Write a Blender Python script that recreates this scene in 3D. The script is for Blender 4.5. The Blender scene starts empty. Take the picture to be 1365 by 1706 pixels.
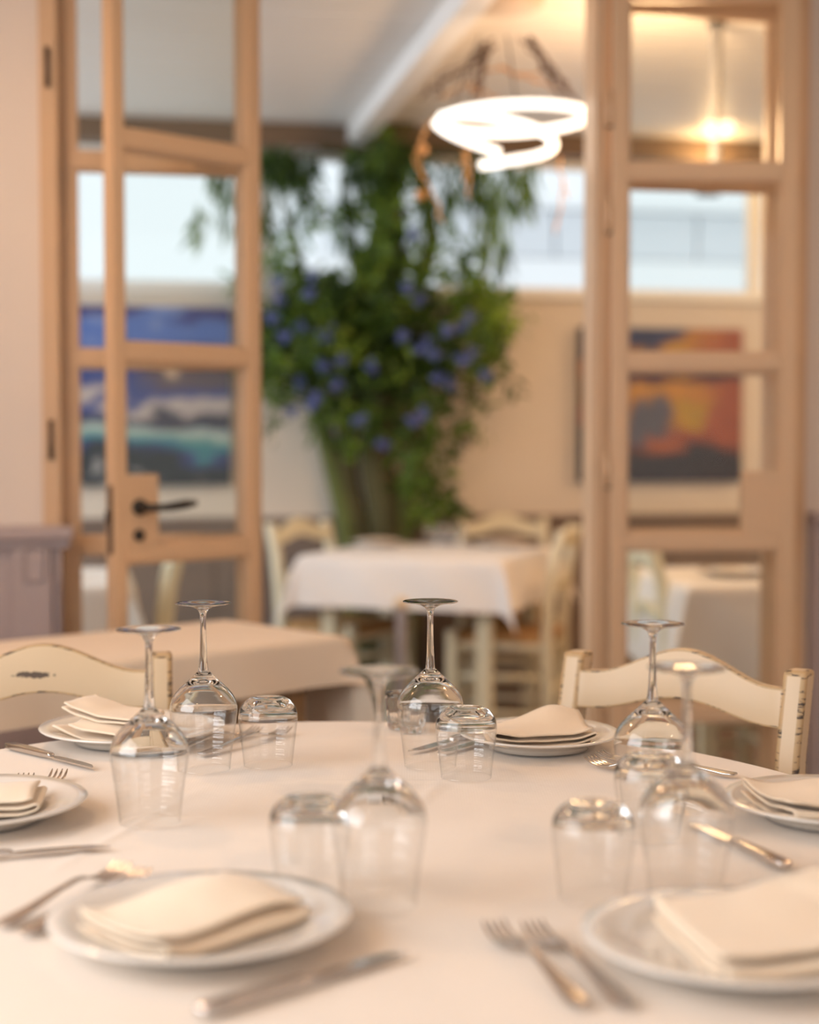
import bpy, bmesh, math, random
from mathutils import Vector, Matrix, noise
random.seed(7)
S = bpy.context.scene
COL = S.collection
R = math.radians
PI = math.pi

# ------------------------------------------------------------------ camera
FPX, W_, H_ = 2600.0, 1365.0, 1706.0
CAMZ = 1.196
PITCH = math.atan(118 / FPX)
cam_d = bpy.data.cameras.new('camera')
cam = bpy.data.objects.new('camera', cam_d)
COL.objects.link(cam)
cam.location = (0, 0, CAMZ)
cam.rotation_euler = (PI / 2 - PITCH, 0, 0)
cam_d.sensor_fit = 'VERTICAL'
cam_d.sensor_height = 36
cam_d.sensor_width = 36
cam_d.lens = FPX / H_ * 36
cam_d.dof.use_dof = True
cam_d.dof.focus_distance = 2.06
cam_d.dof.aperture_fstop = 1.95
cam_d.clip_start = 0.05
S.camera = cam
S.view_settings.view_transform = 'Standard'
S.view_settings.look = 'None'
S.view_settings.gamma = 1
S.view_settings.exposure = 0.0
S.view_settings.use_curve_mapping = False
S.cycles.max_bounces = 14
S.cycles.transmission_bounces = 12
S.cycles.transparent_max_bounces = 24
S.cycles.glossy_bounces = 6
S.cycles.blur_glossy = 0.6

# ------------------------------------------------------------------ world
w = bpy.data.worlds.new('sky'); S.world = w
w.use_nodes = True
bg = w.node_tree.nodes['Background']
bg.inputs[0].default_value = (0.86, 0.93, 1.0, 1)
bg.inputs[1].default_value = 1.15

# ------------------------------------------------------------------ room frame
TH = R(11)
ORG = Vector((0, 4.15, 0))
def rw(u, v, z=0):                      # room coordinates -> world
    return Vector((ORG.x + u * math.cos(TH) - v * math.sin(TH), ORG.y + u * math.sin(TH) + v * math.cos(TH), z))
def lamp(name, kind, loc, energy, color, size=None, size_y=None, direction=None, radius=None):
    d = bpy.data.lights.new(name, kind)
    d.energy = energy; d.color = color
    if kind == 'AREA':
        d.shape = 'RECTANGLE'; d.size = size; d.size_y = size_y or size
    if radius is not None: d.shadow_soft_size = radius
    o = bpy.data.objects.new(name, d); COL.objects.link(o)
    o.location = loc
    if direction is not None:
        o.rotation_euler = Vector(direction).to_track_quat('-Z', 'Y').to_euler()
    return o
# daylight through the window on the left wall of the near room
lamp('window_daylight', 'AREA', rw(-2.25, -3.0, 1.65), 46, (0.93, 0.96, 1.0), 1.9, 1.5, (1, 0.19, -0.15))
# daylight through the glazed front behind the camera
lamp('front_daylight', 'AREA', rw(0.3, -5.9, 1.7), 12, (1.0, 0.93, 0.86), 2.4, 1.6, (-0.19, 1, -0.12))
# warm ceiling lamps of the near room (the lampshade things are built below)
LAMPS = [(-1.45, -1.1), (0.9, -1.9), (-1.7, -3.9), (1.8, -3.9)]
for i, (a, b) in enumerate(LAMPS):
    lamp('ceiling_bulb', 'POINT', rw(a, b, 2.40), (27, 14, 14, 15)[i], (1.0, 0.64, 0.36), radius=0.06)
# far room: daylight from its open side and added warm fill points without fixtures
lamp('terrace_daylight', 'AREA', rw(-3.2, 1.2, 1.6), 60, (0.90, 0.95, 1.0), 2.2, 1.7, (1, 0.19, 0))
lamp('terrace_warm_fill', 'POINT', rw(0.9, 0.6, 2.1), 28, (1.0, 0.62, 0.32), radius=0.12)
lamp('terrace_warm_fill', 'POINT', rw(3.7, 1.2, 2.0), 45, (1.0, 0.60, 0.30), radius=0.10)

# ------------------------------------------------------------------ pixel helpers
def ray(px, py):
    x = (px - W_ / 2) / FPX; y = (H_ / 2 - py) / FPX
    return Vector((x, math.cos(PITCH) + math.sin(PITCH) * y, -math.sin(PITCH) + math.cos(PITCH) * y))
def atz(px, py, z):
    d = ray(px, py); t = (z - CAMZ) / d.z
    return Vector((d.x * t, d.y * t, z))
def atY(px, py, Y):
    d = ray(px, py); t = Y / d.y
    return Vector((d.x * t, Y, CAMZ + d.z * t))
def atv(px, py, v):                     # on the room plane v -> (u, z)
    d = ray(px, py)
    n = Vector((-math.sin(TH), math.cos(TH), 0))
    p0 = rw(0, v, 0)
    t = n.dot(p0) / n.dot(d)
    p = d * t
    q = Vector((p.x, p.y, 0)) - ORG
    return q.x * math.cos(TH) + q.y * math.sin(TH), p.z + CAMZ

# ------------------------------------------------------------------ materials
def newmat(name):
    m = bpy.data.materials.new(name); m.use_nodes = True
    return m, m.node_tree.nodes, m.node_tree.links
def mat(name, col, rough=0.6, metal=0.0, var=0.0, scale=8.0, bump=0.0, bscale=60.0, col2=None, spec=0.5, coat=0.0, sheen=0.0, stretch=None):
    m, N, L = newmat(name)
    b = N['Principled BSDF']
    b.inputs['Roughness'].default_value = rough
    b.inputs['Metallic'].default_value = metal
    b.inputs['Specular IOR Level'].default_value = spec
    b.inputs['Coat Weight'].default_value = coat
    b.inputs['Sheen Weight'].default_value = sheen
    b.inputs['Base Color'].default_value = (*col, 1)
    tc = N.new('ShaderNodeTexCoord')
    src = tc.outputs['Object']
    if stretch:
        mp = N.new('ShaderNodeMapping'); mp.inputs['Scale'].default_value = stretch
        L.new(src, mp.inputs[0]); src = mp.outputs[0]
    if var or col2:
        n = N.new('ShaderNodeTexNoise'); n.inputs['Scale'].default_value = scale; n.inputs['Detail'].default_value = 6
        L.new(src, n.inputs['Vector'])
        mx = N.new('ShaderNodeMix'); mx.data_type = 'RGBA'
        c2 = col2 or tuple(max(0, c * (1 - var)) for c in col)
        mx.inputs[6].default_value = (*col, 1); mx.inputs[7].default_value = (*c2, 1)
        L.new(n.outputs[0], mx.inputs[0]); L.new(mx.outputs[2], b.inputs['Base Color'])
    if bump:
        n2 = N.new('ShaderNodeTexNoise'); n2.inputs['Scale'].default_value = bscale; n2.inputs['Detail'].default_value = 8
        L.new(src, n2.inputs['Vector'])
        bp = N.new('ShaderNodeBump'); bp.inputs['Strength'].default_value = bump; bp.inputs['Distance'].default_value = 0.01
        L.new(n2.outputs[0], bp.inputs['Height']); L.new(bp.outputs[0], b.inputs['Normal'])
    return m
def emit(name, col, strength):
    m, N, L = newmat(name)
    b = N['Principled BSDF']
    b.inputs['Base Color'].default_value = (*col, 1)
    b.inputs['Emission Color'].default_value = (*col, 1)
    b.inputs['Emission Strength'].default_value = strength
    return m
def cloth_mat(name, col, weave=900.0, var=0.06):
    m, N, L = newmat(name)
    b = N['Principled BSDF']
    b.inputs['Roughness'].default_value = 0.85
    b.inputs['Sheen Weight'].default_value = 0.25
    b.inputs['Specular IOR Level'].default_value = 0.25
    tc = N.new('ShaderNodeTexCoord')
    n = N.new('ShaderNodeTexNoise'); n.inputs['Scale'].default_value = 5; n.inputs['Detail'].default_value = 5
    L.new(tc.outputs['Object'], n.inputs['Vector'])
    mx = N.new('ShaderNodeMix'); mx.data_type = 'RGBA'
    mx.inputs[6].default_value = (*col, 1); mx.inputs[7].default_value = (*[c * (1 - var) for c in col], 1)
    L.new(n.outputs[0], mx.inputs[0]); L.new(mx.outputs[2], b.inputs['Base Color'])
    wv = []
    for ax in ('X', 'Y'):
        t = N.new('ShaderNodeTexWave'); t.bands_direction = ax; t.inputs['Scale'].default_value = weave / 10; t.inputs['Distortion'].default_value = 1.0
        L.new(tc.outputs['Object'], t.inputs['Vector']); wv.append(t)
    ad = N.new('ShaderNodeMath'); ad.operation = 'ADD'
    L.new(wv[0].outputs['Fac'], ad.inputs[0]); L.new(wv[1].outputs['Fac'], ad.inputs[1])
    bp = N.new('ShaderNodeBump'); bp.inputs['Strength'].default_value = 0.05; bp.inputs['Distance'].default_value = 0.001
    L.new(ad.outputs[0], bp.inputs['Height'])
    n2 = N.new('ShaderNodeTexNoise'); n2.inputs['Scale'].default_value = 9; n2.inputs['Detail'].default_value = 4
    L.new(tc.outputs['Object'], n2.inputs['Vector'])
    bp2 = N.new('ShaderNodeBump'); bp2.inputs['Strength'].default_value = 0.25; bp2.inputs['Distance'].default_value = 0.01
    L.new(n2.outputs[0], bp2.inputs['Height']); L.new(bp.outputs[0], bp2.inputs['Normal'])
    L.new(bp2.outputs[0], b.inputs['Normal'])
    return m
def glass_mat(name, col=(1, 1, 1), rough=0.0, ior=1.5):
    m, N, L = newmat(name)
    for n in list(N):
        if n.type == 'BSDF_PRINCIPLED': N.remove(n)
    g = N.new('ShaderNodeBsdfGlass'); g.inputs['Color'].default_value = (*col, 1)
    g.inputs['Roughness'].default_value = rough; g.inputs['IOR'].default_value = ior
    L.new(g.outputs[0], N['Material Output'].inputs[0])
    return m
def thin_glass(name, tint=(1, 1, 1), f0=0.04, fmax=0.65, ripple=False):
    # thin-walled pane: transparent, with a Fresnel reflection on each face
    m, N, L = newmat(name)
    for n in list(N):
        if n.type == 'BSDF_PRINCIPLED': N.remove(n)
    t = N.new('ShaderNodeBsdfTransparent'); t.inputs[0].default_value = (*tint, 1)
    g = N.new('ShaderNodeBsdfGlossy'); g.inputs['Roughness'].default_value = 0.0
    if ripple:      # drawn-glass ripples stretch the reflections lengthwise
        tc = N.new('ShaderNodeTexCoord'); mp = N.new('ShaderNodeMapping'); mp.inputs['Scale'].default_value = (.3, .3, 6)
        nz_ = N.new('ShaderNodeTexNoise'); nz_.inputs['Scale'].default_value = 28; nz_.inputs['Detail'].default_value = 3
        bp = N.new('ShaderNodeBump'); bp.inputs['Strength'].default_value = .35; bp.inputs['Distance'].default_value = .003
        L.new(tc.outputs['Object'], mp.inputs[0]); L.new(mp.outputs[0], nz_.inputs['Vector']); L.new(nz_.outputs[0], bp.inputs['Height']); L.new(bp.outputs[0], g.inputs['Normal'])
    lw = N.new('ShaderNodeLayerWeight'); lw.inputs['Blend'].default_value = 0.5
    pw = N.new('ShaderNodeMath'); pw.operation = 'POWER'; pw.inputs[1].default_value = 4.5; L.new(lw.outputs['Facing'], pw.inputs[0])
    fr = N.new('ShaderNodeMath'); fr.operation = 'MULTIPLY_ADD'; fr.inputs[1].default_value = fmax - f0; fr.inputs[2].default_value = f0; L.new(pw.outputs[0], fr.inputs[0])
    mx = N.new('ShaderNodeMixShader')
    L.new(fr.outputs[0], mx.inputs[0]); L.new(t.outputs[0], mx.inputs[1]); L.new(g.outputs[0], mx.inputs[2])
    L.new(mx.outputs[0], N['Material Output'].inputs[0])
    return m
def attr_mat(name, rough=0.5, coat=0.0, transl=0.0):
    m, N, L = newmat(name)
    b = N['Principled BSDF']; b.inputs['Roughness'].default_value = rough; b.inputs['Coat Weight'].default_value = coat
    a = N.new('ShaderNodeAttribute'); a.attribute_name = 'col'
    L.new(a.outputs['Color'], b.inputs['Base Color'])
    if transl:
        t = N.new('ShaderNodeBsdfTranslucent'); L.new(a.outputs['Color'], t.inputs[0])
        mx = N.new('ShaderNodeMixShader'); mx.inputs[0].default_value = transl
        L.new(b.outputs[0], mx.inputs[1]); L.new(t.outputs[0], mx.inputs[2]); L.new(mx.outputs[0], N['Material Output'].inputs[0])
    return m
def worn_mat(name, col, dark):
    m, N, L = newmat(name)
    b = N['Principled BSDF']; b.inputs['Roughness'].default_value = 0.45
    tc = N.new('ShaderNodeTexCoord')
    n = N.new('ShaderNodeTexNoise'); n.inputs['Scale'].default_value = 45; n.inputs['Detail'].default_value = 8; n.inputs['Roughness'].default_value = 0.7
    mp = N.new('ShaderNodeMapping'); mp.inputs['Scale'].default_value = (0.6, 1, 3)
    L.new(tc.outputs['Object'], mp.inputs[0]); L.new(mp.outputs[0], n.inputs['Vector'])
    rp = N.new('ShaderNodeValToRGB')
    rp.color_ramp.elements[0].position = 0.41; rp.color_ramp.elements[0].color = (*dark, 1)
    rp.color_ramp.elements[1].position = 0.45; rp.color_ramp.elements[1].color = (*col, 1)
    L.new(n.outputs[0], rp.inputs[0]); L.new(rp.outputs[0], b.inputs['Base Color'])
    return m
def rush_mat(name):
    m, N, L = newmat(name)
    b = N['Principled BSDF']; b.inputs['Roughness'].default_value = 0.7
    tc = N.new('ShaderNodeTexCoord')
    wv = N.new('ShaderNodeTexWave'); wv.inputs['Scale'].default_value = 40; wv.inputs['Distortion'].default_value = 2
    L.new(tc.outputs['Object'], wv.inputs['Vector'])
    mx = N.new('ShaderNodeMix'); mx.data_type = 'RGBA'
    mx.inputs[6].default_value = (0.30, 0.15, 0.05, 1); mx.inputs[7].default_value = (0.62, 0.36, 0.15, 1)
    L.new(wv.outputs['Fac'], mx.inputs[0]); L.new(mx.outputs[2], b.inputs['Base Color'])
    bp = N.new('ShaderNodeBump'); bp.inputs['Strength'].default_value = 0.5; bp.inputs['Distance'].default_value = 0.004
    L.new(wv.outputs['Fac'], bp.inputs['Height']); L.new(bp.outputs[0], b.inputs['Normal'])
    return m

M = {}
M['wall'] = mat('plaster_wall', (0.74, 0.66, 0.60), 0.9, var=0.05, scale=3, bump=0.05, bscale=40)
M['far_wall'] = mat('terrace_wall', (0.76, 0.70, 0.62), 0.9, var=0.05, scale=3, bump=0.05, bscale=40)
M['wains'] = mat('mauve_paint', (0.45, 0.37, 0.37), 0.55, var=0.12, scale=6, bump=0.05)
M['far_wains'] = mat('taupe_paint', (0.26, 0.20, 0.17), 0.6, var=0.2, scale=4, bump=0.05, bscale=30)
M['frame'] = mat('beige_painted_steel', (0.62, 0.42, 0.26), 0.38, var=0.06, scale=5, bump=0.02)
M['ceil'] = mat('white_plank_paint', (0.82, 0.79, 0.76), 0.5, var=0.12, scale=5, stretch=(0.3, 6, 6), bump=0.04)
M['beam'] = mat('white_beam_paint', (0.82, 0.81, 0.80), 0.5, var=0.05)
M['lintel'] = mat('brown_lintel', (0.20, 0.13, 0.08), 0.6, var=0.3, scale=5, stretch=(0.4, 4, 4))
M['near_ceil'] = mat('near_ceiling', (0.78, 0.68, 0.58), 0.8, var=0.05)
M['floor'] = mat('brown_floor', (0.22, 0.16, 0.12), 0.4, var=0.3, scale=4, bump=0.05)
M['cloth'] = cloth_mat('peach_white_cloth', (0.81, 0.705, 0.60))
M['cloth_b'] = cloth_mat('beige_cloth', (0.82, 0.68, 0.53))
M['cloth_w'] = cloth_mat('white_cloth', (0.86, 0.82, 0.79))
M['napkin'] = cloth_mat('cream_napkin_linen', (0.86, 0.71, 0.54), 1200)
M['china'] = mat('glazed_china', (0.76, 0.705, 0.64), 0.12, coat=0.4, var=0.03)
M['steel'] = mat('cutlery_steel', (0.62, 0.58, 0.55), 0.18, metal=1.0, var=0.1, scale=20)
M['black'] = mat('black_iron', (0.015, 0.013, 0.012), 0.4, var=0.2)
M['hinge'] = mat('dark_lock_steel', (0.12, 0.08, 0.06), 0.4, metal=0.6, var=0.3)
M['cream'] = mat('cream_chair_paint', (0.66, 0.50, 0.32), 0.42, var=0.10, scale=7, bump=0.03, bscale=30)
M['cream_far'] = mat('pale_chair_paint', (0.82, 0.76, 0.56), 0.5, var=0.12, scale=7, bump=0.03, bscale=30)
M['worn'] = worn_mat('worn_chair_edge', (0.50, 0.34, 0.18), (0.06, 0.04, 0.03))
M['rush'] = rush_mat('rush_weave')
M['wood'] = mat('table_wood', (0.45, 0.27, 0.13), 0.5, var=0.4, scale=6, stretch=(1, 1, 8))
M['glass'] = glass_mat('clear_glass', (0.985, 0.985, 0.98))
M['pane'] = thin_glass('door_pane_glass', (0.98, 0.988, 0.98), .010)
M['thin'] = thin_glass('thin_glass_wall', (0.996, 0.996, 0.994), .05, ripple=True)
M['bark'] = mat('bark', (0.12, 0.105, 0.04), 0.9, var=0.5, scale=14, bump=0.6, bscale=25, stretch=(3, 3, 0.7))
M['vine'] = mat('mossy_vine', (0.16, 0.19, 0.05), 0.85, var=0.5, scale=12, bump=0.5, bscale=30)
M['leaf'] = attr_mat('leaf_pigment', 0.45, transl=0.5)
M['paint'] = attr_mat('painting_print', 0.75, coat=0.0)
M['canvas'] = mat('canvas_edge', (0.10, 0.05, 0.03), 0.7, var=0.4)
M['twig'] = mat('dark_twig', (0.14, 0.08, 0.05), 0.8, var=0.4, scale=20)
M['rattan'] = mat('rattan_strand', (0.72, 0.36, 0.12), 0.6, var=0.3, scale=20)
M['greytube'] = mat('grey_tube_paint', (.28, .28, .29), .6, var=.1)
M['led'] = emit('led_tube', (1.0, 0.93, 0.82), 2.0)
M['canopy'] = mat('lamp_canopy', (0.62, 0.52, 0.44), 0.35, var=0.1)
M['darkmetal'] = mat('dark_metal', (0.05, 0.045, 0.045), 0.45, metal=0.5, var=0.2)
M['brushed'] = mat('brushed_steel', (0.55, 0.52, 0.55), 0.35, metal=0.8, var=0.1)
M['bulb'] = emit('warm_bulb', (1.0, 0.62, 0.30), 14.0)
M['shade'] = mat('lamp_shade', (0.80, 0.66, 0.48), 0.7, var=0.1)
M['extwall'] = mat('outside_white_wall', (0.93, 0.95, 0.97), 0.8, var=0.03)
M['extpanel'] = mat('outside_grey_panel', (0.74, 0.77, 0.81), 0.6, var=0.05, scale=3, stretch=(8, 1, 0.3))
M['winframe'] = mat('window_frame_white', (0.84, 0.84, 0.82), 0.4, var=0.04)

# ------------------------------------------------------------------ mesh helpers
class MB:
    def __init__(s): s.v = []; s.f = []; s.mi = []
    def add(s, vs, fs, mi=0):
        o = len(s.v); s.v += [tuple(v) for v in vs]
        s.f += [tuple(i + o for i in f) for f in fs]; s.mi += [mi] * len(fs)
        return s
    def box(s, x0, x1, y0, y1, z0, z1, mi=0):
        vs = [(x, y, z) for x in (x0, x1) for y in (y0, y1) for z in (z0, z1)]
        return s.add(vs, [(0, 1, 3, 2), (4, 6, 7, 5), (0, 4, 5, 1), (2, 3, 7, 6), (0, 2, 6, 4), (1, 5, 7, 3)], mi)
    def tube(s, pts, r, n=8, cap=True, mi=0):
        pts = [Vector(p) for p in pts]; k = len(pts)
        rr = r if isinstance(r, (list, tuple)) else [r] * k
        vs = []; up = None
        for i, p in enumerate(pts):
            t = (pts[min(i + 1, k - 1)] - pts[max(i - 1, 0)]).normalized()
            if up is None: up = t.orthogonal().normalized()
            up = (up - t * up.dot(t)).normalized(); sd = t.cross(up)
            for j in range(n):
                a = 2 * PI * j / n
                vs.append(p + (up * math.cos(a) + sd * math.sin(a)) * rr[i])
        fs = [(i * n + j, i * n + (j + 1) % n, (i + 1) * n + (j + 1) % n, (i + 1) * n + j) for i in range(k - 1) for j in range(n)]
        if cap: fs += [tuple(reversed(range(n))), tuple((k - 1) * n + j for j in range(n))]
        return s.add(vs, fs, mi)
    def lathe(s, prof, n=48, mod=None, mi=0, close=False):
        # prof: list of (r, z); closed ring profile when close
        k = len(prof); vs = []
        for i, (r, z) in enumerate(prof):
            for j in range(n):
                a = 2 * PI * j / n
                rr = r * (mod(a, i) if mod else 1)
                vs.append((rr * math.cos(a), rr * math.sin(a), z))
        fs = []
        m = k if close else k - 1
        for i in range(m):
            a0 = i; a1 = (i + 1) % k
            for j in range(n):
                fs.append((a0 * n + j, a0 * n + (j + 1) % n, a1 * n + (j + 1) % n, a1 * n + j))
        return s.add(vs, fs, mi)
    def grid(s, fn, nu, nv, mi=0, wrapu=False):
        vs = [fn(i / nu, j / nv) for i in range(nu + (0 if wrapu else 1)) for j in range(nv + 1)]
        c = nv + 1; cu = nu if wrapu else nu + 1
        fs = [(i * c + j, ((i + 1) % cu) * c + j, ((i + 1) % cu) * c + j + 1, i * c + j + 1) for i in range(nu) for j in range(nv)]
        return s.add(vs, fs, mi)
    def split(s, zc):
        for i, f in enumerate(s.f):
            if sum(s.v[k][2] for k in f) / len(f) < zc: s.mi[i] = 1
    def build(s, name, mats, parent=None, smooth=False, bevel=0, seg=2, merge=0.0, room=False, loc=None, rot=None, bevel_mat=-1, angle=None):
        me = bpy.data.meshes.new(name)
        me.from_pydata(s.v, [], s.f)
        if not isinstance(mats, (list, tuple)): mats = [mats]
        for m in mats: me.materials.append(m)
        me.polygons.foreach_set('material_index', s.mi)
        bm = bmesh.new(); bm.from_mesh(me)
        bmesh.ops.remove_doubles(bm, verts=bm.verts, dist=merge or 1e-6)
        bmesh.ops.recalc_face_normals(bm, faces=bm.faces)
        if bevel:
            es = [e for e in bm.edges if len(e.link_faces) == 2 and e.calc_face_angle(0) > R(35)]
            bmesh.ops.bevel(bm, geom=es, offset=bevel, segments=seg, affect='EDGES', profile=0.6, material=bevel_mat, clamp_overlap=True)
        bm.to_mesh(me); bm.free()
        if smooth:
            me.polygons.foreach_set('use_smooth', [True] * len(me.polygons))
            if smooth == 'auto' or bevel:
                try: me.set_sharp_from_angle(angle=R(40))
                except Exception: pass
        o = bpy.data.objects.new(name, me); COL.objects.link(o)
        if parent: o.parent = parent
        if room: o.location = ORG; o.rotation_euler = (0, 0, TH)
        if loc is not None: o.location = loc
        if rot is not None: o.rotation_euler = rot if isinstance(rot, (tuple, list)) else (0, 0, rot)
        return o
def tag(o, label=None, cat=None, group=None, kind=None):
    if label: o['label'] = label
    if cat: o['category'] = cat
    if group: o['group'] = group
    if kind: o['kind'] = kind
    return o
def thing(name, label, cat, loc=(0, 0, 0), rotz=0, group=None, room=False):
    o = bpy.data.objects.new(name, None); COL.objects.link(o)
    o.empty_display_size = 0.05
    if room: o.location = ORG; o.rotation_euler = (0, 0, TH)
    else: o.location = loc; o.rotation_euler = (0, 0, rotz)
    return tag(o, label, cat, group)
def dup(root, label, loc=None, rotz=None, group=None):
    def cp(o, par):
        c = o.copy(); COL.objects.link(c)
        if par: c.parent = par
        for ch in list(o.children): cp(ch, c)
        return c
    r = cp(root, None)
    if loc is not None: r.location = loc
    if rotz is not None: r.rotation_euler = (0, 0, rotz)
    r['label'] = label
    if group: r['group'] = group
    return r
def struct(name, mb, m, label=None, **k):
    o = mb.build(name, m, room=True, **k)
    tag(o, label, None, None, 'structure')
    return o

# ================================================================== SETTING
UL, UR = -0.95, 1.12          # ends of the door frame in the partition wall
WT = 0.16
# near room side of the partition wall
NW = -2.3; NE = 2.3; NB = -6.0; NH = 2.72
mb = MB().box(NW - .1, UL, 0, WT, 0, 2.75); struct('wall_partition_left', mb, M['wall'], 'beige plaster wall left of the glazed doors')
mb = MB().box(UR, 4.2, 0, WT, 0, 2.75); struct('wall_partition_right', mb, M['wall'], 'plaster wall right of the glazed doors')
mb = MB().box(UL, UR, 0, WT, 2.47, 2.75); struct('wall_partition_header', mb, M['wall'], 'wall above the glazed doors')
# left wall of near room with window opening
mb = MB()
x0, x1 = NW - .1, NW
mb.box(x0, x1, NB, -4.0, 0, NH); mb.box(x0, x1, -2.0, 0, 0, NH); mb.box(x0, x1, -4.0, -2.0, 0, .85); mb.box(x0, x1, -4.0, -2.0, 2.45, NH)
struct('wall_left', mb, M['wall'])
struct('wall_right', MB().box(NE, NE + .1, NB, 0, 0, NH), M['wall'])
mb = MB(); mb.box(NW - .1, -1.0, NB - .1, NB, 0, NH); mb.box(1.6, NE + .1, NB - .1, NB, 0, NH); mb.box(-1.0, 1.6, NB - .1, NB, 0, .8); mb.box(-1.0, 1.6, NB - .1, NB, 2.5, NH)
struct('wall_back', mb, M['wall'])
struct('ceiling_near', MB().box(NW - .1, NE + .1, NB - .1, 0, NH, NH + .08), M['near_ceil'])
struct('floor', MB().box(-4.4, 4.4, NB - .1, 3.05, -0.05, 0), M['floor'], 'dark brown floor')

# far room
FV = 2.75; SILL = 1.832; WTOP = 2.465; FH = 2.56; FW = -3.6; FE = 4.2
mb = MB(); mb.box(FW - .1, FE + .1, FV, FV + .2, 0.0, SILL)
struct('wall_far', mb, M['far_wall'], 'cream wall under the strip windows of the far room')
mb = MB(); mb.box(FW - .1, FE + .1, FV, FV + .2, WTOP, FH + .1)
struct('wall_far_lintel', mb, M['lintel'], 'dark brown lintel over the strip windows')
struct('trim_1', MB().box(FW, FE, FV - .05, FV + .2, SILL, SILL + .025), M['winframe'], 'pale window ledge', bevel=.004)
mb = MB(); mb.box(FE, FE + .1, WT, FV, 0, FH); struct('wall_far_right', mb, M['far_wall'])
mb = MB(); mb.box(FW - .1, FW, WT, FV, 0, .8); mb.box(FW - .1, FW, WT, FV, 2.4, FH); struct('wall_far_left', mb, M['far_wall'])
# wainscot of the far room
struct('trim_2', MB().box(FW, FE, FV - .035, FV, .835, .865), M['far_wains'], 'brown dado cap of the far wall', bevel=.006)
fw = MB().box(FW, FE, FV - .012, FV, .10, .835)
fwo = struct('trim_3', fw, M['far_wains'], 'taupe wainscot of the far wall')
for i in range(22):
    a = -2.4 + i * .23
    MB().box(a + .004, a + .226, -.010, 0, .12, .82).build('panel', M['far_wains'], fwo, loc=(0, FV - .012, 0), bevel=.004)
struct('baseboard_far', MB().box(FW, FE, FV - .03, FV, 0, .10), M['far_wains'])
# ceiling: planks parallel to the far wall, each its own piece
ceil = struct('ceiling', MB().box(FW - .1, FE + .1, WT, FV + .2, FH + .012, FH + .1), M['lintel'], 'white boarded ceiling of the far room')
pk = MB().box(FW, FE, 0.008, .112, 0, .012)
p0 = None
n = int((FV - WT) / .12)
for i in range(n):
    y = FV - .12 * (i + 1)
    if p0 is None:
        p0 = pk.build('plank', M['ceil'], ceil, loc=(0, y, FH), bevel=.005)
    else:
        c = p0.copy(); COL.objects.link(c); c.parent = ceil; c.location = (0, y, FH + random.uniform(-.0015, .0015))
# beams perpendicular to the far wall
ua, _ = atv(590, 235, FV)
def beam(u, name, wd=.085, h=.085):
    return struct(name, MB().box(u - wd / 2, u + wd / 2, WT, FV, FH - h, FH - .001), M['beam'], 'white ceiling beam running to the far wall', bevel=.006)
beam(ua, 'trim_4'); beam(2.25, 'trim_5')
struct('trim_6', MB().box(FW, FE, FV - .09, FV, FH - .10, FH - .001), M['lintel'], 'brown beam where ceiling meets far wall', bevel=.006)

# strip windows of the far wall
def strip_window(name, ua, ub, label):
    fr = MB(); z0, z1 = SILL + .025, WTOP; t = .035
    fr.box(ua, ub, FV + .06, FV + .11, z0, z0 + t); fr.box(ua, ub, FV + .06, FV + .11, z1 - t, z1)
    fr.box(ua, ua + t, FV + .06, FV + .11, z0 + t, z1 - t); fr.box(ub - t, ub, FV + .06, FV + .11, z0 + t, z1 - t)
    o = struct(name, fr, M['winframe'], label, bevel=.003)
    MB().box(ua + t, ub - t, FV + .08, FV + .086, z0 + t, z1 - t).build('pane', M['pane'], o)
    return o
us = [FW, -1.75, -.10, atv(1268, 400, FV)[0], FE]
labs = ['far left strip window under the boarded ceiling', 'strip window left of the climbing plant', 'strip window right of the climbing plant, a grey panel outside', 'strip window at the far right']
for i in range(4): strip_window('window_%d' % (i + 1), us[i], us[i + 1], labs[i])

# dado of the near wall, left: cap, panel field and pilaster
PL, _z = atv(122, 880, -.06)
lw = struct('trim_7', MB().box(NW, PL - .03, -.035, 0, .10, .950), M['wains'], 'mauve painted wainscot left of the doors')
MB().box(NW, PL, -.075, 0, .950, .982).build('cap_rail', M['wains'], lw, bevel=.006)
MB().box(NW, PL - .008, -.055, 0, .925, .950).build('cap_moulding', M['wains'], lw, bevel=.006)
a0, _ = atv(20, 950, -.05); a1, _ = atv(86, 950, -.05)
MB().box(a0, a1, -.055, -.035, .10, .925).build('pilaster', M['wains'], lw, bevel=.005)
b0, zt = atv(36, 905, -.055); b1, zb = atv(74, 968, -.055)
mbp = MB(); t = .008
mbp.box(b0, b1, -.063, -.055, zt - t, zt); mbp.box(b0, b1, -.063, -.055, zb, zb + t); mbp.box(b0, b0 + t, -.063, -.055, zb + t, zt - t); mbp.box(b1 - t, b1, -.063, -.055, zb + t, zt - t)
mbp.build('raised_panel', M['wains'], lw, bevel=.002)
c0, _ = atv(95, 950, -.05); c1, _ = atv(117, 950, -.05)
MB().box(c0, PL - .03, -.050, -.035, .84, .925).build('corner_block', M['wains'], lw, bevel=.004)
MB().box(c0 + .006, PL - .037, -.046, -.035, .10, .84).build('corner_strip', M['wains'], lw, bevel=.004)
for k in range(5):
    ux = a0 - .10 - k * .42
    MB().box(ux - .28, ux, -.047, -.035, .16, .80).build('field_panel', M['wains'], lw, bevel=.006)
rt = struct('trim_8', MB().box(UR + .02, NE, -.02, 0, .10, .97), M['wains'], 'mauve wainscot right of the doors')
MB().box(UR + .015, NE, -.04, 0, .97, 1.0).build('cap_rail', M['wains'], rt, bevel=.006)
struct('baseboard_left', MB().box(NW, UL - .02, -.05, 0, 0, .10), M['wains'])
struct('baseboard_right', MB().box(UR + .02, NE, -.03, 0, 0, .10), M['wains'])

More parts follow.
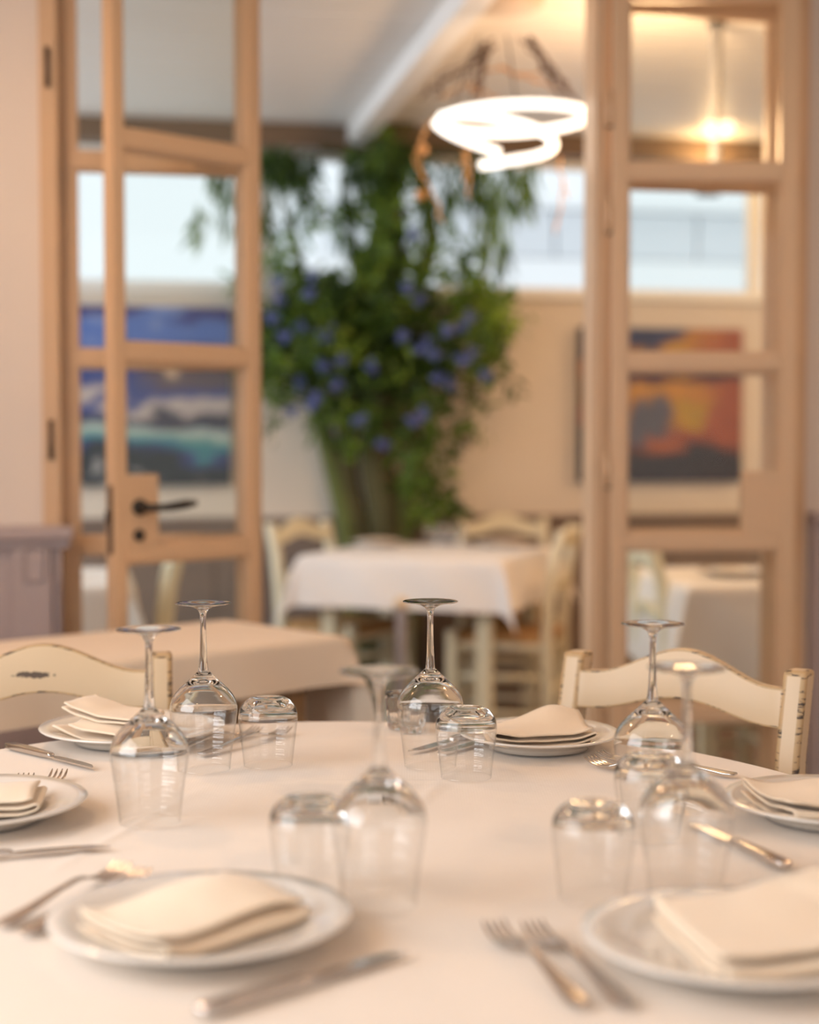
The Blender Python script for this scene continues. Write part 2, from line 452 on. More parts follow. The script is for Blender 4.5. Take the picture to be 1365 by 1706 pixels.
# ------------------------------------------------------------------ glazed doors
RZ = [0.14, 0.46, 0.926, 1.409, 1.914, 2.390]       # rail centres
RH = .041
def leaf(name, label, wd, loc, rot, stile=.042, th=.040, block=None, parent=None, y0=0, struct_=True):
    """a slim glazed leaf in its own frame: x from 0 to wd, thickness around y0"""
    root = bpy.data.objects.new(name, None); COL.objects.link(root)
    root.location = loc; root.rotation_euler = (0, 0, rot)
    tag(root, label, None, None, 'structure')
    z0, z1 = .012, RZ[-1] + RH / 2
    for x in (0, wd - stile):
        MB().box(x, x + stile, -th / 2, th / 2, z0, z1).build('stile', M['frame'], root, bevel=.003)
    for i, z in enumerate(RZ):
        h = RH if i else .10
        MB().box(stile, wd - stile, -th / 2 + .001, th / 2 - .001, z - h / 2, z + h / 2).build('rail', M['frame'], root, bevel=.003)
    for i in range(len(RZ) - 1):
        za = RZ[i] + (RH / 2 if i else .05); zb = RZ[i + 1] - RH / 2
        MB().box(stile, wd - stile, -.003, .003, za, zb).build('pane', M['pane'], root)
        b = MB(); t = .007
        for sy in (-1, 1):
            ya, yb = sorted((sy * .003, sy * .011))
            b.box(stile, wd - stile, ya, yb, za, za + t); b.box(stile, wd - stile, ya, yb, zb - t, zb)
            b.box(stile, stile + t, ya, yb, za + t, zb - t); b.box(wd - stile - t, wd - stile, ya, yb, za + t, zb - t)
        b.build('glazing_bead', M['frame'], root)
    if block:
        side, bw = block
        xa, xb = (stile - .002, stile + bw) if side == 'L' else (wd - stile - bw, wd - stile + .002)
        lb = MB().box(xa, xb, -th / 2, th / 2, RZ[2] + RH / 2 - .001, RZ[2] + .19).build('lock_block', M['frame'], root, bevel=.003)
    return root
# fixed side panels in the plane of the wall
uA0 = UL + .045; uA1 = -.406
VM = WT / 2 - .02
leaf('window_5', 'fixed glazed side panel behind the open left door leaf', uA1 - uA0, rw(uA0, VM), TH)
uD0 = .548; uD1 = UR - .045
leaf('window_6', 'fixed glazed side panel behind the open right door leaf', uD1 - uD0, rw(uD0, VM), TH)
# frame posts
def post(name, ua, ub, va, vb, label):
    return struct(name, MB().box(ua, ub, va, vb, 0, 2.44), M['frame'], label, bevel=.003)
jl = post('trim_9', UL, UL + .045, -.02, WT - .01, 'beige door jamb beside the left wall')
post('trim_10', UR - .045, UR, -.02, WT - .01, 'beige door jamb beside the right wall')
post('trim_11', uA1, uA1 + .012, -.01, WT - .03, 'slim beige post at left of the opening')
pr = struct('trim_12', MB().box(.530, .548, -.005, WT - .03, 0, 2.44), M['frame'], 'grooved beige post at right of the opening', bevel=.003)
MB().box(.516, .530, .015, WT - .04, 0, 2.44).build('groove_strip', M['frame'], pr, bevel=.003)
struct('trim_13', MB().box(UL + .045, UR - .045, -.01, WT - .02, 2.425, 2.47), M['frame'], 'beige head of the door frame', bevel=.003)
for z in (2.13, 1.20, .55):
    MB().tube([(UL + .022, -.026, z - .05), (UL + .022, -.026, z + .05)], .007, 8).build('hinge', M['hinge'], jl, smooth=True)

# open leaf B (left) swings toward the camera, hinged at the opening
hB = Vector((-.398, 4.02, 0))
nB = atY(184, 850, 3.72); nB.z = 0
d = hB - nB
LB = d.length
rB = math.atan2(d.y, d.x)
doorB = leaf('door_1', 'open left glazed door leaf with a black lever handle', LB, nB, rB, stile=.033, block=('L', .092))
hy = -.040 / 2
# handle on the camera side: world -y side is local -y
MB().lathe([(0, 0), (.020, 0), (.020, .006), (.012, .010), (.012, .03), (0, .03)], 24).build('handle_rose', M['black'], doorB, smooth='auto', loc=(.042 + .026, hy, 1.037), rot=(PI / 2, 0, 0))
hp = [(0, 0, 0), (0, -.045, 0), (.006, -.052, 0), (.03, -.055, .000), (.06, -.056, .002), (.095, -.055, .006), (.128, -.053, .009)]
MB().tube([(a + .042 + .026, b_ + hy, c + 1.037) for a, b_, c in hp], [.009, .009, .010, .009, .011, .012, .008], 12).build('lever_handle', M['black'], doorB, smooth=True)
MB().lathe([(0, 0), (.015, 0), (.015, .005), (.005, .008), (0, .008)], 20).build('keyhole_cover', M['black'], doorB, smooth='auto', loc=(.042 + .024, hy, .970), rot=(PI / 2, 0, 0))
MB().box(-.0015, 0, -.010, .010, .925, 1.09).build('lock_plate', M['hinge'], doorB)
MB().box(-.012, -.0015, -.006, .006, 1.0, 1.03).build('latch', M['hinge'], doorB, bevel=.002)
# open leaf C (right) folded back in front of the right side panel
hC = atY(1016, 850, 4.205); hC.z = 0
fC = atY(1322, 850, 4.215); fC.z = 0
d = fC - hC
doorC = leaf('door_2', 'open right glazed door leaf folded back, no handle', d.length, hC, math.atan2(d.y, d.x), block=('R', .10))
for z in (2.08, 1.80, 1.12):
    MB().tube([(-.008, -.010, z - .045), (-.008, -.010, z + .045)], .007, 10).build('hinge', M['frame'], doorC, smooth=True)
    MB().tube([(-.008, -.010, z - .052), (-.008, -.010, z - .047)], .009, 10).build('hinge_pin', M['hinge'], doorC, smooth=True)

# ------------------------------------------------------------------ outside
eb = thing('neighbouring_building', 'white building with a grey panelled band seen through the right strip window', 'building', room=True)
MB().box(.8, 9.0, 8.4, 11.4, 0, 2.70).build('wall', M['extwall'], eb)
MB().box(.75, 9.1, 8.3, 11.5, 3.10, 3.17).build('roof_edge', M['extwall'], eb, bevel=.01)
MB().box(.9, 8.9, 8.45, 11.3, 2.70, 3.10).build('attic_wall', M['extwall'], eb)
for i in range(9):
    a = 1.0 + i * .62
    MB().box(a, a + .60, 8.38, 8.45, 2.71, 3.09).build('panel', M['extpanel'], eb, bevel=.01)

# ================================================================== PAINTINGS
def lerp(a, b, t): return tuple(a[i] + (b[i] - a[i]) * t for i in range(3))
def fbm(x, y, s=0): return noise.fractal(Vector((x, y, s)), 0.9, 2.1, 4)
def ss(a, b, x):
    t = max(0, min(1, (x - a) / (b - a))); return t * t * (3 - 2 * t)
def sunset(x, y):
    n = fbm(x * 3, y * 5, 1.3) * .10; m = fbm(x * 9, y * 12, 4) * .5 + .5
    y2 = y + n; x2 = x + fbm(x * 4, y * 3, 9) * .08
    c = (.50, .13, .05)
    c = lerp(c, (.75, .35, .04), ss(.35, .5, y2) * ss(.95, .6, x2))
    c = lerp(c, (.80, .50, .05), ss(.70, .78, y2) * ss(.95, .85, y2) * ss(.3, .4, x2) * ss(.75, .6, x2))
    c = lerp(c, (.02, .03, .14), ss(.84, .9, y2 - .25 * x2 + .06))
    c = lerp(c, (.03, .04, .16), ss(.80, .85, y2) * ss(.33, .2, x2))
    c = lerp(c, (.10, .02, .03), ss(.62, .66, y2) * ss(.75, .71, y2))
    c = lerp(c, (.85, .42, .05), ss(.52, .55, y2) * ss(.64, .60, y2) * ss(.15, .3, x2) * ss(.8, .6, x2))
    c = lerp(c, (.14, .15, .22), ss(.16, .08, abs(y2 - .38)) * ss(.16, .08, abs(x2 - .42)))
    c = lerp(c, (.70, .45, .03), ss(.08, .04, abs(y2 - .42)) * ss(.14, .06, abs(x2 - .66)))
    c = lerp(c, (.03, .02, .03), ss(.30, .18, y2))
    c = lerp(c, (.55, .16, .06), ss(.09, .03, abs(y2 - .24 + .5 * (x2 - .52))) * ss(.12, .06, abs(x2 - .52)))
    if x < .12:
        c = (.01, .03, .14) if y2 > .82 else (.55, .16, .02) if y2 > .66 else (.30, .14, .02) if y2 > .50 else (.38, .03, .02) if y2 > .34 else (.01, .06, .14)
    return tuple(q * .72 for q in lerp(c, tuple(q * .5 for q in c), m * .6))
def sea(x, y):
    n = fbm(x * 2.5, y * 6, 2.3) * .10; m = fbm(x * 9, y * 22, 5)
    y2 = y + n
    c = (.05, .08, .30)
    c = lerp(c, (.10, .20, .60), ss(.72, .80, y2))
    c = lerp(c, (.04, .04, .22), ss(.93, .97, y2))
    c = lerp(c, (.14, .10, .12), ss(.42, .62, x) * ss(.70, .66, y2) * ss(.50, .56, y2))
    c = lerp(c, (.60, .52, .50), ss(.04, .015, abs(y2 - .44 - .18 * max(0, .5 - x))) )
    c = lerp(c, (.05, .05, .08), ss(.05, .02, abs(y2 - .385)))
    c = lerp(c, (.48, .60, .56), ss(.36, .33, y2) * ss(.24, .29, y2))
    c = lerp(c, (.06, .34, .33), ss(.045, .015, abs(y2 - .25)) * .8)
    c = lerp(c, (.02, .03, .04), ss(.225, .17, y2))
    c = lerp(c, (.50, .50, .50), ss(.25, .5, m) * ss(.12, .08, y2) )
    c = lerp(c, (.35, .45, .75), ss(.25, .55, m) * ss(.76, .80, y2) * .6)
    c = lerp(c, (.80, .58, .40), ss(.05, .02, math.hypot(x - .68, (y2 - .63))))
    return tuple(q * .8 for q in c)
def painting(name, label, u0, u1, z0, z1, fn):
    t = thing(name, label, 'painting', room=True)
    MB().box(u0, u1, FV - .045, FV - .001, z0, z1).build('stretcher_frame', M['canvas'], t, bevel=.003)
    n_ = 70
    o = MB().grid(lambda a, b: (u0 + (u1 - u0) * a, FV - .0465, z0 + (z1 - z0) * b), n_, n_).build('painted_canvas', M['paint'], t)
    at = o.data.color_attributes.new('col', 'FLOAT_COLOR', 'POINT')
    for i, v in enumerate(o.data.vertices):
        c = fn((v.co.x - u0) / (u1 - u0), (v.co.z - z0) / (z1 - z0))
        at.data[i].color = (*[max(0, min(1, q)) for q in c], 1)
u0, zt = atv(968, 545, FV - .05); u1, zb = atv(1236, 802, FV - .05)
painting('abstract_painting', 'orange, yellow and dark blue abstract painting on the wall beyond the right door leaf', u0, u1, zb, zt, sunset)
u0, zt = atv(118, 508, FV - .05); u1, zb = atv(386, 808, FV - .05)
painting('seascape_painting', 'blue and turquoise seascape painting beyond the left door leaf', u0 - .12, u1, zb, zt, sea)

# ================================================================== CLOTHS AND TABLES
TZ = 0.76
def round_cloth(cx, cy, a, b, drop):
    creases = [((310, 1290), (150, 1362)), ((745, 1292), (690, 1345)), ((900, 1300), (420, 1300)), ((60, 1460), (360, 1300)), ((860, 1225), (520, 1225))]
    cr = [(atz(*p, TZ).xy - Vector((cx, cy)), atz(*q, TZ).xy - Vector((cx, cy))) for p, q in creases]
    def topz(x, y):
        z = .0016 * noise.noise(Vector((x * 4, y * 4, 0))) + .0010 * abs(noise.noise(Vector((x * 9 + y * 3, y * 5, 2))))
        for p, q in cr:
            dd = q - p; t = max(0, min(1, (Vector((x, y)) - p).dot(dd) / dd.length_squared))
            ds = (Vector((x, y)) - p - dd * t).length
            z += .0026 * math.exp(-(ds / .007) ** 2) * math.sin(PI * t)
        return z
    def fn(i, j):
        ang = 2 * PI * i; s = j * 1.0
        ca, sa = math.cos(ang), math.sin(ang)
        if s < .80:
            r = (s / .80)
            x, y = a * r * ca, b * r * sa
            zz = topz(x, y) if r < .98 else 0
            return (x, y, TZ + zz - .003)
        k = (s - .80) / .20
        h = k * drop
        rip = math.sin(ang * 17) * .5 + math.sin(ang * 11 + 1) * .5
        out = .012 * min(1, h / .012) + (.018 * rip + .012) * (h / drop)
        rr = 1
        return ((a + out) * ca, (b + out) * sa, TZ - .003 - max(0, h - .004))
    return MB().grid(fn, 256, 150, wrapu=True)
cx, cy, ta, tb = -.10, 1.63, .70, .80
TZT = TZ - .003
tbl = thing('round_table', 'large round dining table under the peach-white cloth in the foreground', 'table', (cx, cy, 0))
mb = MB(); mb.add([(math.cos(k * PI / 32) * (ta - .004), math.sin(k * PI / 32) * (tb - .004), z) for z in (TZ - .034, TZ - .0065) for k in range(64)],
   [tuple(range(63, -1, -1)), tuple(range(64, 128))] + [(k, (k + 1) % 64, 64 + (k + 1) % 64, 64 + k) for k in range(64)])
mb.build('tabletop', M['wood'], tbl)
MB().lathe([(0, .04), (.06, .04), (.05, .10), (.045, .5), (.07, .70), (.10, TZ - .034), (0, TZ - .034)], 24).build('pedestal', M['wood'], tbl, smooth='auto')
for k in range(4):
    a = PI / 4 + k * PI / 2
    MB().tube([(.03 * math.cos(a), .03 * math.sin(a), .12), (.2 * math.cos(a), .2 * math.sin(a), .06), (.34 * math.cos(a), .34 * math.sin(a), .025)], [.03, .028, .024], 10).build('foot', M['wood'], tbl, smooth=True)
cl = round_cloth(cx, cy, ta, tb, .24).build('tablecloth', M['cloth'], smooth=True, loc=(cx, cy, 0))
tag(cl, 'creased peach-white cloth over the large foreground table', 'tablecloth')

def cloth_rect(lx, ly, ox, oy, top, name, m, label, loc, rotz, corner=.28, amp=.006):
    nx = 60; ny = 60
    hx, hy_ = lx / 2, ly / 2
    def fn(i, j):
        X = (i * 2 - 1) * (hx + ox); Y = (j * 2 - 1) * (hy_ + oy)
        a = max(0, abs(X) - hx); b = max(0, abs(Y) - hy_)
        sx = 1 if X > 0 else -1; sy = 1 if Y > 0 else -1
        r = math.hypot(a, b)
        x = max(-hx, min(hx, X)); y = max(-hy_, min(hy_, Y))
        if r > 0:
            phi = math.atan2(b, a); cb = math.sin(2 * phi)
            out = .010 * min(1, r / .01) + .10 * r
            rp = amp * math.sin(X * 21 + Y * 17) * min(1, r / .1)
            x += sx * ((out + rp) * math.cos(phi) + corner * r * cb * .7)
            y += sy * ((out + rp) * math.sin(phi) + corner * r * cb * .7)
        z = top - max(0, r - .006) * .985 + .001 * noise.noise(Vector((X * 5, Y * 5, 3)))
        return (x, y, z)
    o = MB().grid(fn, nx, ny).build(name, m, smooth=True, loc=loc, rot=rotz)
    return tag(o, label, 'tablecloth')
def rect_table(name, label, lx, ly, loc, rotz, m, leg=.05, ht=TZ, apron=.08):
    t = thing(name, label, 'table', loc, rotz)
    MB().box(-lx / 2, lx / 2, -ly / 2, ly / 2, ht - .030, ht - .004).build('tabletop', m, t, bevel=.002)
    ix, iy = lx / 2 - .06, ly / 2 - .06
    for sx in (-1, 1):
        for sy in (-1, 1):
            MB().box(sx * ix - (leg if sx > 0 else 0), sx * ix + (leg if sx < 0 else 0), sy * iy - (leg if sy > 0 else 0), sy * iy + (leg if sy < 0 else 0), 0, ht - .030).build('leg', m, t, bevel=.004)
    ap = MB()
    for sy in (-1, 1): ap.box(-ix + leg, ix - leg, sy * (iy - .02) - .01, sy * (iy - .02) + .01, ht - .030 - apron, ht - .030)
    for sx in (-1, 1): ap.box(sx * (ix - .02) - .01, sx * (ix - .02) + .01, -iy + leg, iy - leg, ht - .030 - apron, ht - .030)
    ap.build('apron', m, t)
    return t
# second table, left middle: beige cloth
Bc = Vector((-.135, 3.50)); ud = Vector((-.735, -.678)).normalized(); vd = Vector((-ud.y, ud.x)); vd = -vd if vd.y < 0 else vd
L2, W2 = 1.25, .44
c2 = Bc + ud * L2 / 2 + vd * W2 / 2
r2 = math.atan2(-ud.y, -ud.x)
rect_table('dining_table', 'narrow wooden table under the beige cloth behind the left chair', L2 - .02, W2 - .02, (c2.x, c2.y, 0), r2, M['wood'])
cloth_rect(L2 - .02, W2 - .02, .24, .115, TZ, 'tablecloth', M['cloth_b'], 'beige cloth on the table behind the left chair', (c2.x, c2.y, .0), r2)
# far table under white cloth
far_c = Vector((.095, 6.20)); rF = R(-20)
rect_table('dining_table', 'square cream table under white cloth beneath the climbing plant', .80, .80, (far_c.x, far_c.y, 0), rF, M['cream_far'], leg=.055)
cloth_rect(.80, .80, .20, .20, TZ, 'tablecloth', M['cloth_w'], 'white cloth with hanging corners on the table beneath the climbing plant', (far_c.x, far_c.y, 0), rF)
# two further tables seen through the lower door panes
rect_table('dining_table', 'small table under white cloth seen through the right door leaf', .62, .70, (1.12, 5.08, 0), R(6), M['cream_far'])
cloth_rect(.62, .70, .30, .30, TZ, 'tablecloth', M['cloth_w'], 'white cloth seen through the lowest visible pane of the right door', (1.12, 5.08, 0), R(6))
rect_table('dining_table', 'small table under white cloth seen through the left door leaf', .62, .72, (-1.22, 4.98, 0), R(11), M['cream_far'])
cloth_rect(.62, .72, .28, .28, TZ, 'tablecloth', M['cloth_w'], 'white cloth seen through the panes left of the door handle stile', (-1.22, 4.98, 0), R(11))

# ================================================================== CHAIRS
def chair_proto(cm, worn, seg=20):
    t = thing('dining_chair', '', 'chair')
    hw = .182
    def sweep(path, sx, sy, name, mats, bevel=.005, bm=1):
        m = MB(); vs = []
        for (x, y, z) in path:
            vs += [(x - sx / 2, y - sy / 2, z), (x + sx / 2, y - sy / 2, z), (x + sx / 2, y + sy / 2, z), (x - sx / 2, y + sy / 2, z)]
        k = len(path)
        fs = [(0, 3, 2, 1), tuple((k - 1) * 4 + q for q in range(4))]
        fs += [(i * 4 + j, i * 4 + (j + 1) % 4, (i + 1) * 4 + (j + 1) % 4, (i + 1) * 4 + j) for i in range(k - 1) for j in range(4)]
        m.add(vs, fs)
        return m.build(name, mats, t, smooth=True, bevel=bevel, seg=3, bevel_mat=bm)
    pth = lambda s: [(s * hw, .195 - .02 * 0, 0), (s * hw, .185, .25), (s * hw, .18, .46), (s * hw, .19, .60), (s * hw, .207, .74), (s * hw, .222, .80), (s * hw, .232, .84), (s * hw, .238, .862)]
    for s in (-1, 1):
        sweep(pth(s), .036, .040, 'rear_post', [cm, worn], bevel=.008)
    for s in (-1, 1):
        sweep([(s * (hw + .012), -.185, 0), (s * (hw + .012), -.185, .475)], .038, .038, 'front_leg', [cm, worn])
    def rail(z0, z1, amp0, amp1, name, y0, bow=.018, th=.020):
        m = MB(); L_ = hw - .014
        nn = 24; vs = []
        for i in range(nn + 1):
            x = -L_ + 2 * L_ * i / nn; q = x / L_
            hump = (0.5 + .5 * math.cos(PI * min(1, abs(q) * 1.12)))
            zb_ = z0 + amp0 * hump; zt_ = z1 + amp1 * hump
            y = y0 + bow * (1 - q * q)
            lean = (zt_ - zb_) * .18
            vs += [(x, y - th / 2, zb_), (x, y + th / 2, zb_), (x, y + th / 2 + lean, zt_), (x, y - th / 2 + lean, zt_)]
        fs = [(0, 1, 2, 3), tuple(nn * 4 + q for q in (3, 2, 1, 0))]
        fs += [(i * 4 + j, (i + 1) * 4 + j, (i + 1) * 4 + (j + 1) % 4, i * 4 + (j + 1) % 4) for i in range(nn) for j in range(4)]
        m.add(vs, fs)
        return m.build(name, [cm, worn], t, smooth=True, bevel=.0035, seg=2, bevel_mat=1)
    rail(.778, .836, .026, .043, 'top_rail', .210)
    rail(.615, .650, .020, .030, 'back_rail', .188)
    seat = MB()
    sw, sd = .20, .195
    def sf(i, j):
        x = (i * 2 - 1) * sw; y = (j * 2 - 1) * sd
        e = min(1 - abs(i * 2 - 1), 1 - abs(j * 2 - 1))
        return (x * (1 if y < 0 else .86 + .14 * (1 - (y / sd))), y - .005, .452 + .018 * ss(0, .12, e) - .010 * ss(.2, 1, e))
    seat.grid(sf, 20, 20)
    k0 = len(seat.v)
    seat.add([(-sw, -sd - .005, .43), (sw, -sd - .005, .43), (sw * .86, sd - .005, .43), (-sw * .86, sd - .005, .43)], [(0, 1, 2, 3)])
    seat.add([(-sw, -sd - .005, .43), (sw, -sd - .005, .43), (sw, -sd - .005, .452), (-sw, -sd - .005, .452)], [(0, 1, 2, 3)])
    for s in (-1, 1):
        seat.add([(s * sw, -sd - .005, .43), (s * sw * .86, sd - .005, .43), (s * sw * .86, sd - .005, .452), (s * sw, -sd - .005, .452)], [(0, 1, 2, 3)])
    seat.build('rush_seat', M['rush'], t, smooth='auto')
    for z in (.16, .30):
        for s in (-1, 1):
            MB().tube([(s * (hw + .010), -.180, z), (s * hw, .185, z)], .011, 8).build('stretcher', cm, t, smooth=True)
    for z in (.20, .34):
        MB().tube([(-hw, -.185, z), (hw, -.185, z)], .012, 8).build('stretcher', cm, t, smooth=True)
    MB().tube([(-hw, .185, .24), (hw, .185, .24)], .012, 8).build('stretcher', cm, t, smooth=True)
    fr = MB(); fr.box(-hw, hw, -.195, -.175, .405, .43); fr.box(-hw + .02, hw - .02, .165, .185, .405, .43)
    for s in (-1, 1): fr.box(s * hw - .01, s * hw + .01, -.17, .165, .405, .43)
    fr.build('seat_frame', cm, t)
    return t
def place_chair(ch, pc, rot, label):
    """pc: midpoint between the post tops"""
    o = Vector((-math.sin(rot), math.cos(rot))) * .232
    ch.location = (pc[0] - o.x, pc[1] - o.y, 0); ch.rotation_euler = (0, 0, rot); ch['label'] = label
ch1 = chair_proto(M['cream'], M['worn'])
place_chair(ch1, (.4175, 2.37), math.atan2(-.203, .299), 'cream ladder-back chair with worn dark edges behind the back-right plate')
ch2 = dup(ch1, '')
place_chair(ch2, (-.574, 2.43), R(9), 'cream ladder-back chair with a dark scuff on its top rail, behind the back-left plate')
# scuff: paint chipped off the rail of this chair
def scuffed():
    m = M['cream'].copy(); N = m.node_tree.nodes; L = m.node_tree.links; b = N['Principled BSDF']
    src = b.inputs['Base Color'].links[0].from_socket
    tc = N.new('ShaderNodeTexCoord'); mp = N.new('ShaderNodeMapping'); mp.inputs['Location'].default_value = (.014 / .036, 0, -.832 / .006)
    mp.inputs['Scale'].default_value = (1 / .036, 0, 1 / .006); L.new(tc.outputs['Object'], mp.inputs[0])
    ln = N.new('ShaderNodeVectorMath'); ln.operation = 'LENGTH'; L.new(mp.outputs[0], ln.inputs[0])
    n = N.new('ShaderNodeTexNoise'); n.inputs['Scale'].default_value = 90; L.new(tc.outputs['Object'], n.inputs['Vector'])
    ad = N.new('ShaderNodeMath'); ad.operation = 'MULTIPLY_ADD'; ad.inputs[1].default_value = 1.6; L.new(n.outputs[0], ad.inputs[0]); L.new(ln.outputs['Value'], ad.inputs[2])
    rp = N.new('ShaderNodeValToRGB'); rp.color_ramp.elements[0].position = .9; rp.color_ramp.elements[1].position = 1.0
    sb = N.new('ShaderNodeMath'); sb.operation = 'MULTIPLY'; sb.inputs[1].default_value = .6; L.new(ad.outputs[0], sb.inputs[0]); L.new(sb.outputs[0], rp.inputs[0])
    mx = N.new('ShaderNodeMix'); mx.data_type = 'RGBA'; mx.inputs[6].default_value = (.10, .07, .05, 1)
    L.new(rp.outputs[0], mx.inputs[0]); L.new(src, mx.inputs[7]); L.new(mx.outputs[2], b.inputs['Base Color'])
    return m
tr = [c for c in ch2.children if c.name.startswith('top_rail')][0]
tr.data = tr.data.copy(); tr.data.materials[0] = scuffed()
# far chairs
fc = chair_proto(M['cream_far'], M['cream_far'])
G = 'pale ladder-back chairs of the far room'
fc['group'] = G
place_chair(fc, (-.46, 6.50), R(55), 'pale chair left of the far white table, turned to it')
def far_chair(pc, rot, label):
    c = dup(fc, label); place_chair(c, pc, rot, label); return c
far_chair((.615, 6.02), R(-105), 'pale rush-seat chair on the right side of the far white table')
far_chair((.41, 6.87), R(0), 'pale chair behind the far white table, against the wall')
far_chair((.75, 5.07), R(96), 'pale chair seen through the right door leaf beside its post')
far_chair((-.76, 5.07), R(-79), 'pale chair seen through the lowest left door pane')

# ================================================================== TABLEWARE
def lathe_closed(outer, inner, n=56, mod=None):
    """closed glass wall: outer profile then inner profile back"""
    return MB().lathe(outer + inner[::-1], n, mod)
# --- goblet, standing upside down: mouth at z=0, foot at the top (z=.222)
def smooth_prof(pts, n=6):
    out = []
    for i in range(len(pts) - 1):
        p0 = pts[max(i - 1, 0)]; p1 = pts[i]; p2 = pts[i + 1]; p3 = pts[min(i + 2, len(pts) - 1)]
        for k in range(n):
            t = k / n
            out.append(tuple(.5 * (2 * p1[c] + (-p0[c] + p2[c]) * t + (2 * p0[c] - 5 * p1[c] + 4 * p2[c] - p3[c]) * t * t + (-p0[c] + 3 * p1[c] - 3 * p2[c] + p3[c]) * t ** 3) for c in range(2)))
    out.append(pts[-1]); return out
def goblet_proto():
    t = thing('wine_glass', '', 'glass', group='upturned wine glasses on the foreground table')
    outer = smooth_prof([(.0350, 0), (.0372, .020), (.0405, .045), (.0436, .065), (.0450, .078), (.0440, .088), (.0400, .098), (.0310, .109), (.0200, .119), (.0120, .1265), (.0088, .130)])
    inner = smooth_prof([(.0341, 0), (.0363, .020), (.0396, .045), (.0427, .065), (.0440, .078), (.0428, .0875), (.0380, .0965), (.0280, .107), (.0160, .1150), (.006, .1180), (0.0, .1185)])
    prof = [(0, .1305), (.0070, .1305)] + outer[::-1] + inner
    m = MB().lathe(prof, 56); m.split(.080)
    m.build('bowl', [M['glass'], M['thin']], t, smooth=True, merge=1e-5)
    st = smooth_prof([(0, .1300), (.0070, .1300), (.0062, .136), (.0050, .150), (.0042, .175), (.0040, .195), (.0046, .207), (.0075, .2135), (0, .2137)][1:-1], 5)
    MB().lathe([(0, .1303)] + st + [(0, .2135)], 24).build('stem', M['glass'], t, smooth=True, merge=1e-5)
    ft = [(0, .2133), (.0074, .2133), (.013, .2165), (.022, .2190), (.0310, .2203), (.0362, .2208), (.0372, .2214), (.0366, .2222), (.030, .2221), (.018, .2213), (.008, .2203), (0, .2200)]
    MB().lathe(ft, 56).build('foot', M['glass'], t, smooth=True, merge=1e-5)
    return t
def tumbler_proto():
    outer = smooth_prof([(.0330, 0), (.0352, .020), (.0378, .042), (.0398, .058), (.0400, .066), (.0385, .075), (.0340, .083), (.0280, .0885), (.0245, .0905)])
    inner = smooth_prof([(.0321, 0), (.0343, .020), (.0369, .042), (.0388, .058), (.0388, .066), (.0365, .0735), (.0300, .079), (.016, .0820), (0, .0825)])
    prof = [(0, .0885), (.016, .0888), (.0215, .0905)] + outer[::-1] + inner
    m = MB().lathe(prof, 56); m.split(.064)
    o = m.build('tumbler', [M['glass'], M['thin']], smooth=True, merge=1e-5)
    return tag(o, '', 'glass', 'upturned stemless tumblers on the foreground table')
def shot_proto():
    fac = lambda a, i: 1 + (.035 * math.cos(a * 9) if 2 <= i <= 9 else 0)
    outer = [(.016, 0), (.0172, .002), (.0176, .006), (.0182, .012), (.0190, .022), (.0200, .032), (.0210, .040), (.0216, .044), (.0222, .049), (.0224, .055)]
    prof = [(0, 0)] + outer + [(.0206, .055), (.0200, .045), (.0180, .03), (.0160, .012), (.012, .009), (0, .009)]
    o = MB().lathe(prof, 72, fac).build('shot_glass', M['glass'], smooth=True, merge=1e-5)
    return tag(o, '', 'glass', 'small faceted glasses at the back of the table')
gob = goblet_proto()
goblets = [((340, 1281), 'sharp upturned wine glass right of the back-left plate'),
           ((717, 1275), 'sharp upturned wine glass in front of the small faceted glasses'),
           ((250, 1368), 'upturned wine glass between the back-left plate and the left chair, nearest of the left pair'),
           ((1086, 1350), 'upturned wine glass in front of the right cream chair, farther of the right pair'),
           ((632, 1508), 'blurred upturned wine glass at the table centre beside a tumbler'),
           ((1142, 1496), 'blurred upturned wine glass in front of the right cream chair, nearer of the right pair')]
for i, ((px, py), lab) in enumerate(goblets):
    p = atz(px, py, TZ); p.z = TZ
    if i == 0: gob.location = p; gob['label'] = lab
    else: dup(gob, lab, p, i * .7)
tum = tumbler_proto()
tums = [((447, 1274), 'sharp upturned tumbler beside the left in-focus wine glass, forks behind it'),
        ((777, 1294), 'sharp upturned tumbler at the left rim of the back-right plate'),
        ((517, 1482), 'blurred upturned tumbler left of the centre wine glass'),
        ((988, 1494), 'blurred upturned tumbler above the two front forks'),
        ((1083, 1392), 'upturned tumbler between the two right wine glasses')]
for i, ((px, py), lab) in enumerate(tums):
    p = atz(px, py, TZ); p.z = TZ
    if i == 0: tum.location = p; tum['label'] = lab
    else:
        c = tum.copy(); COL.objects.link(c); c.location = p; c['label'] = lab
sh = shot_proto()
p = atz(688, 1219, TZ); sh.location = p; sh['label'] = 'small faceted glass seen through the centre wine glass bowl'
c = sh.copy(); COL.objects.link(c); c.location = atz(665, 1213, TZ); c['label'] = 'small faceted glass left of and behind its twin'

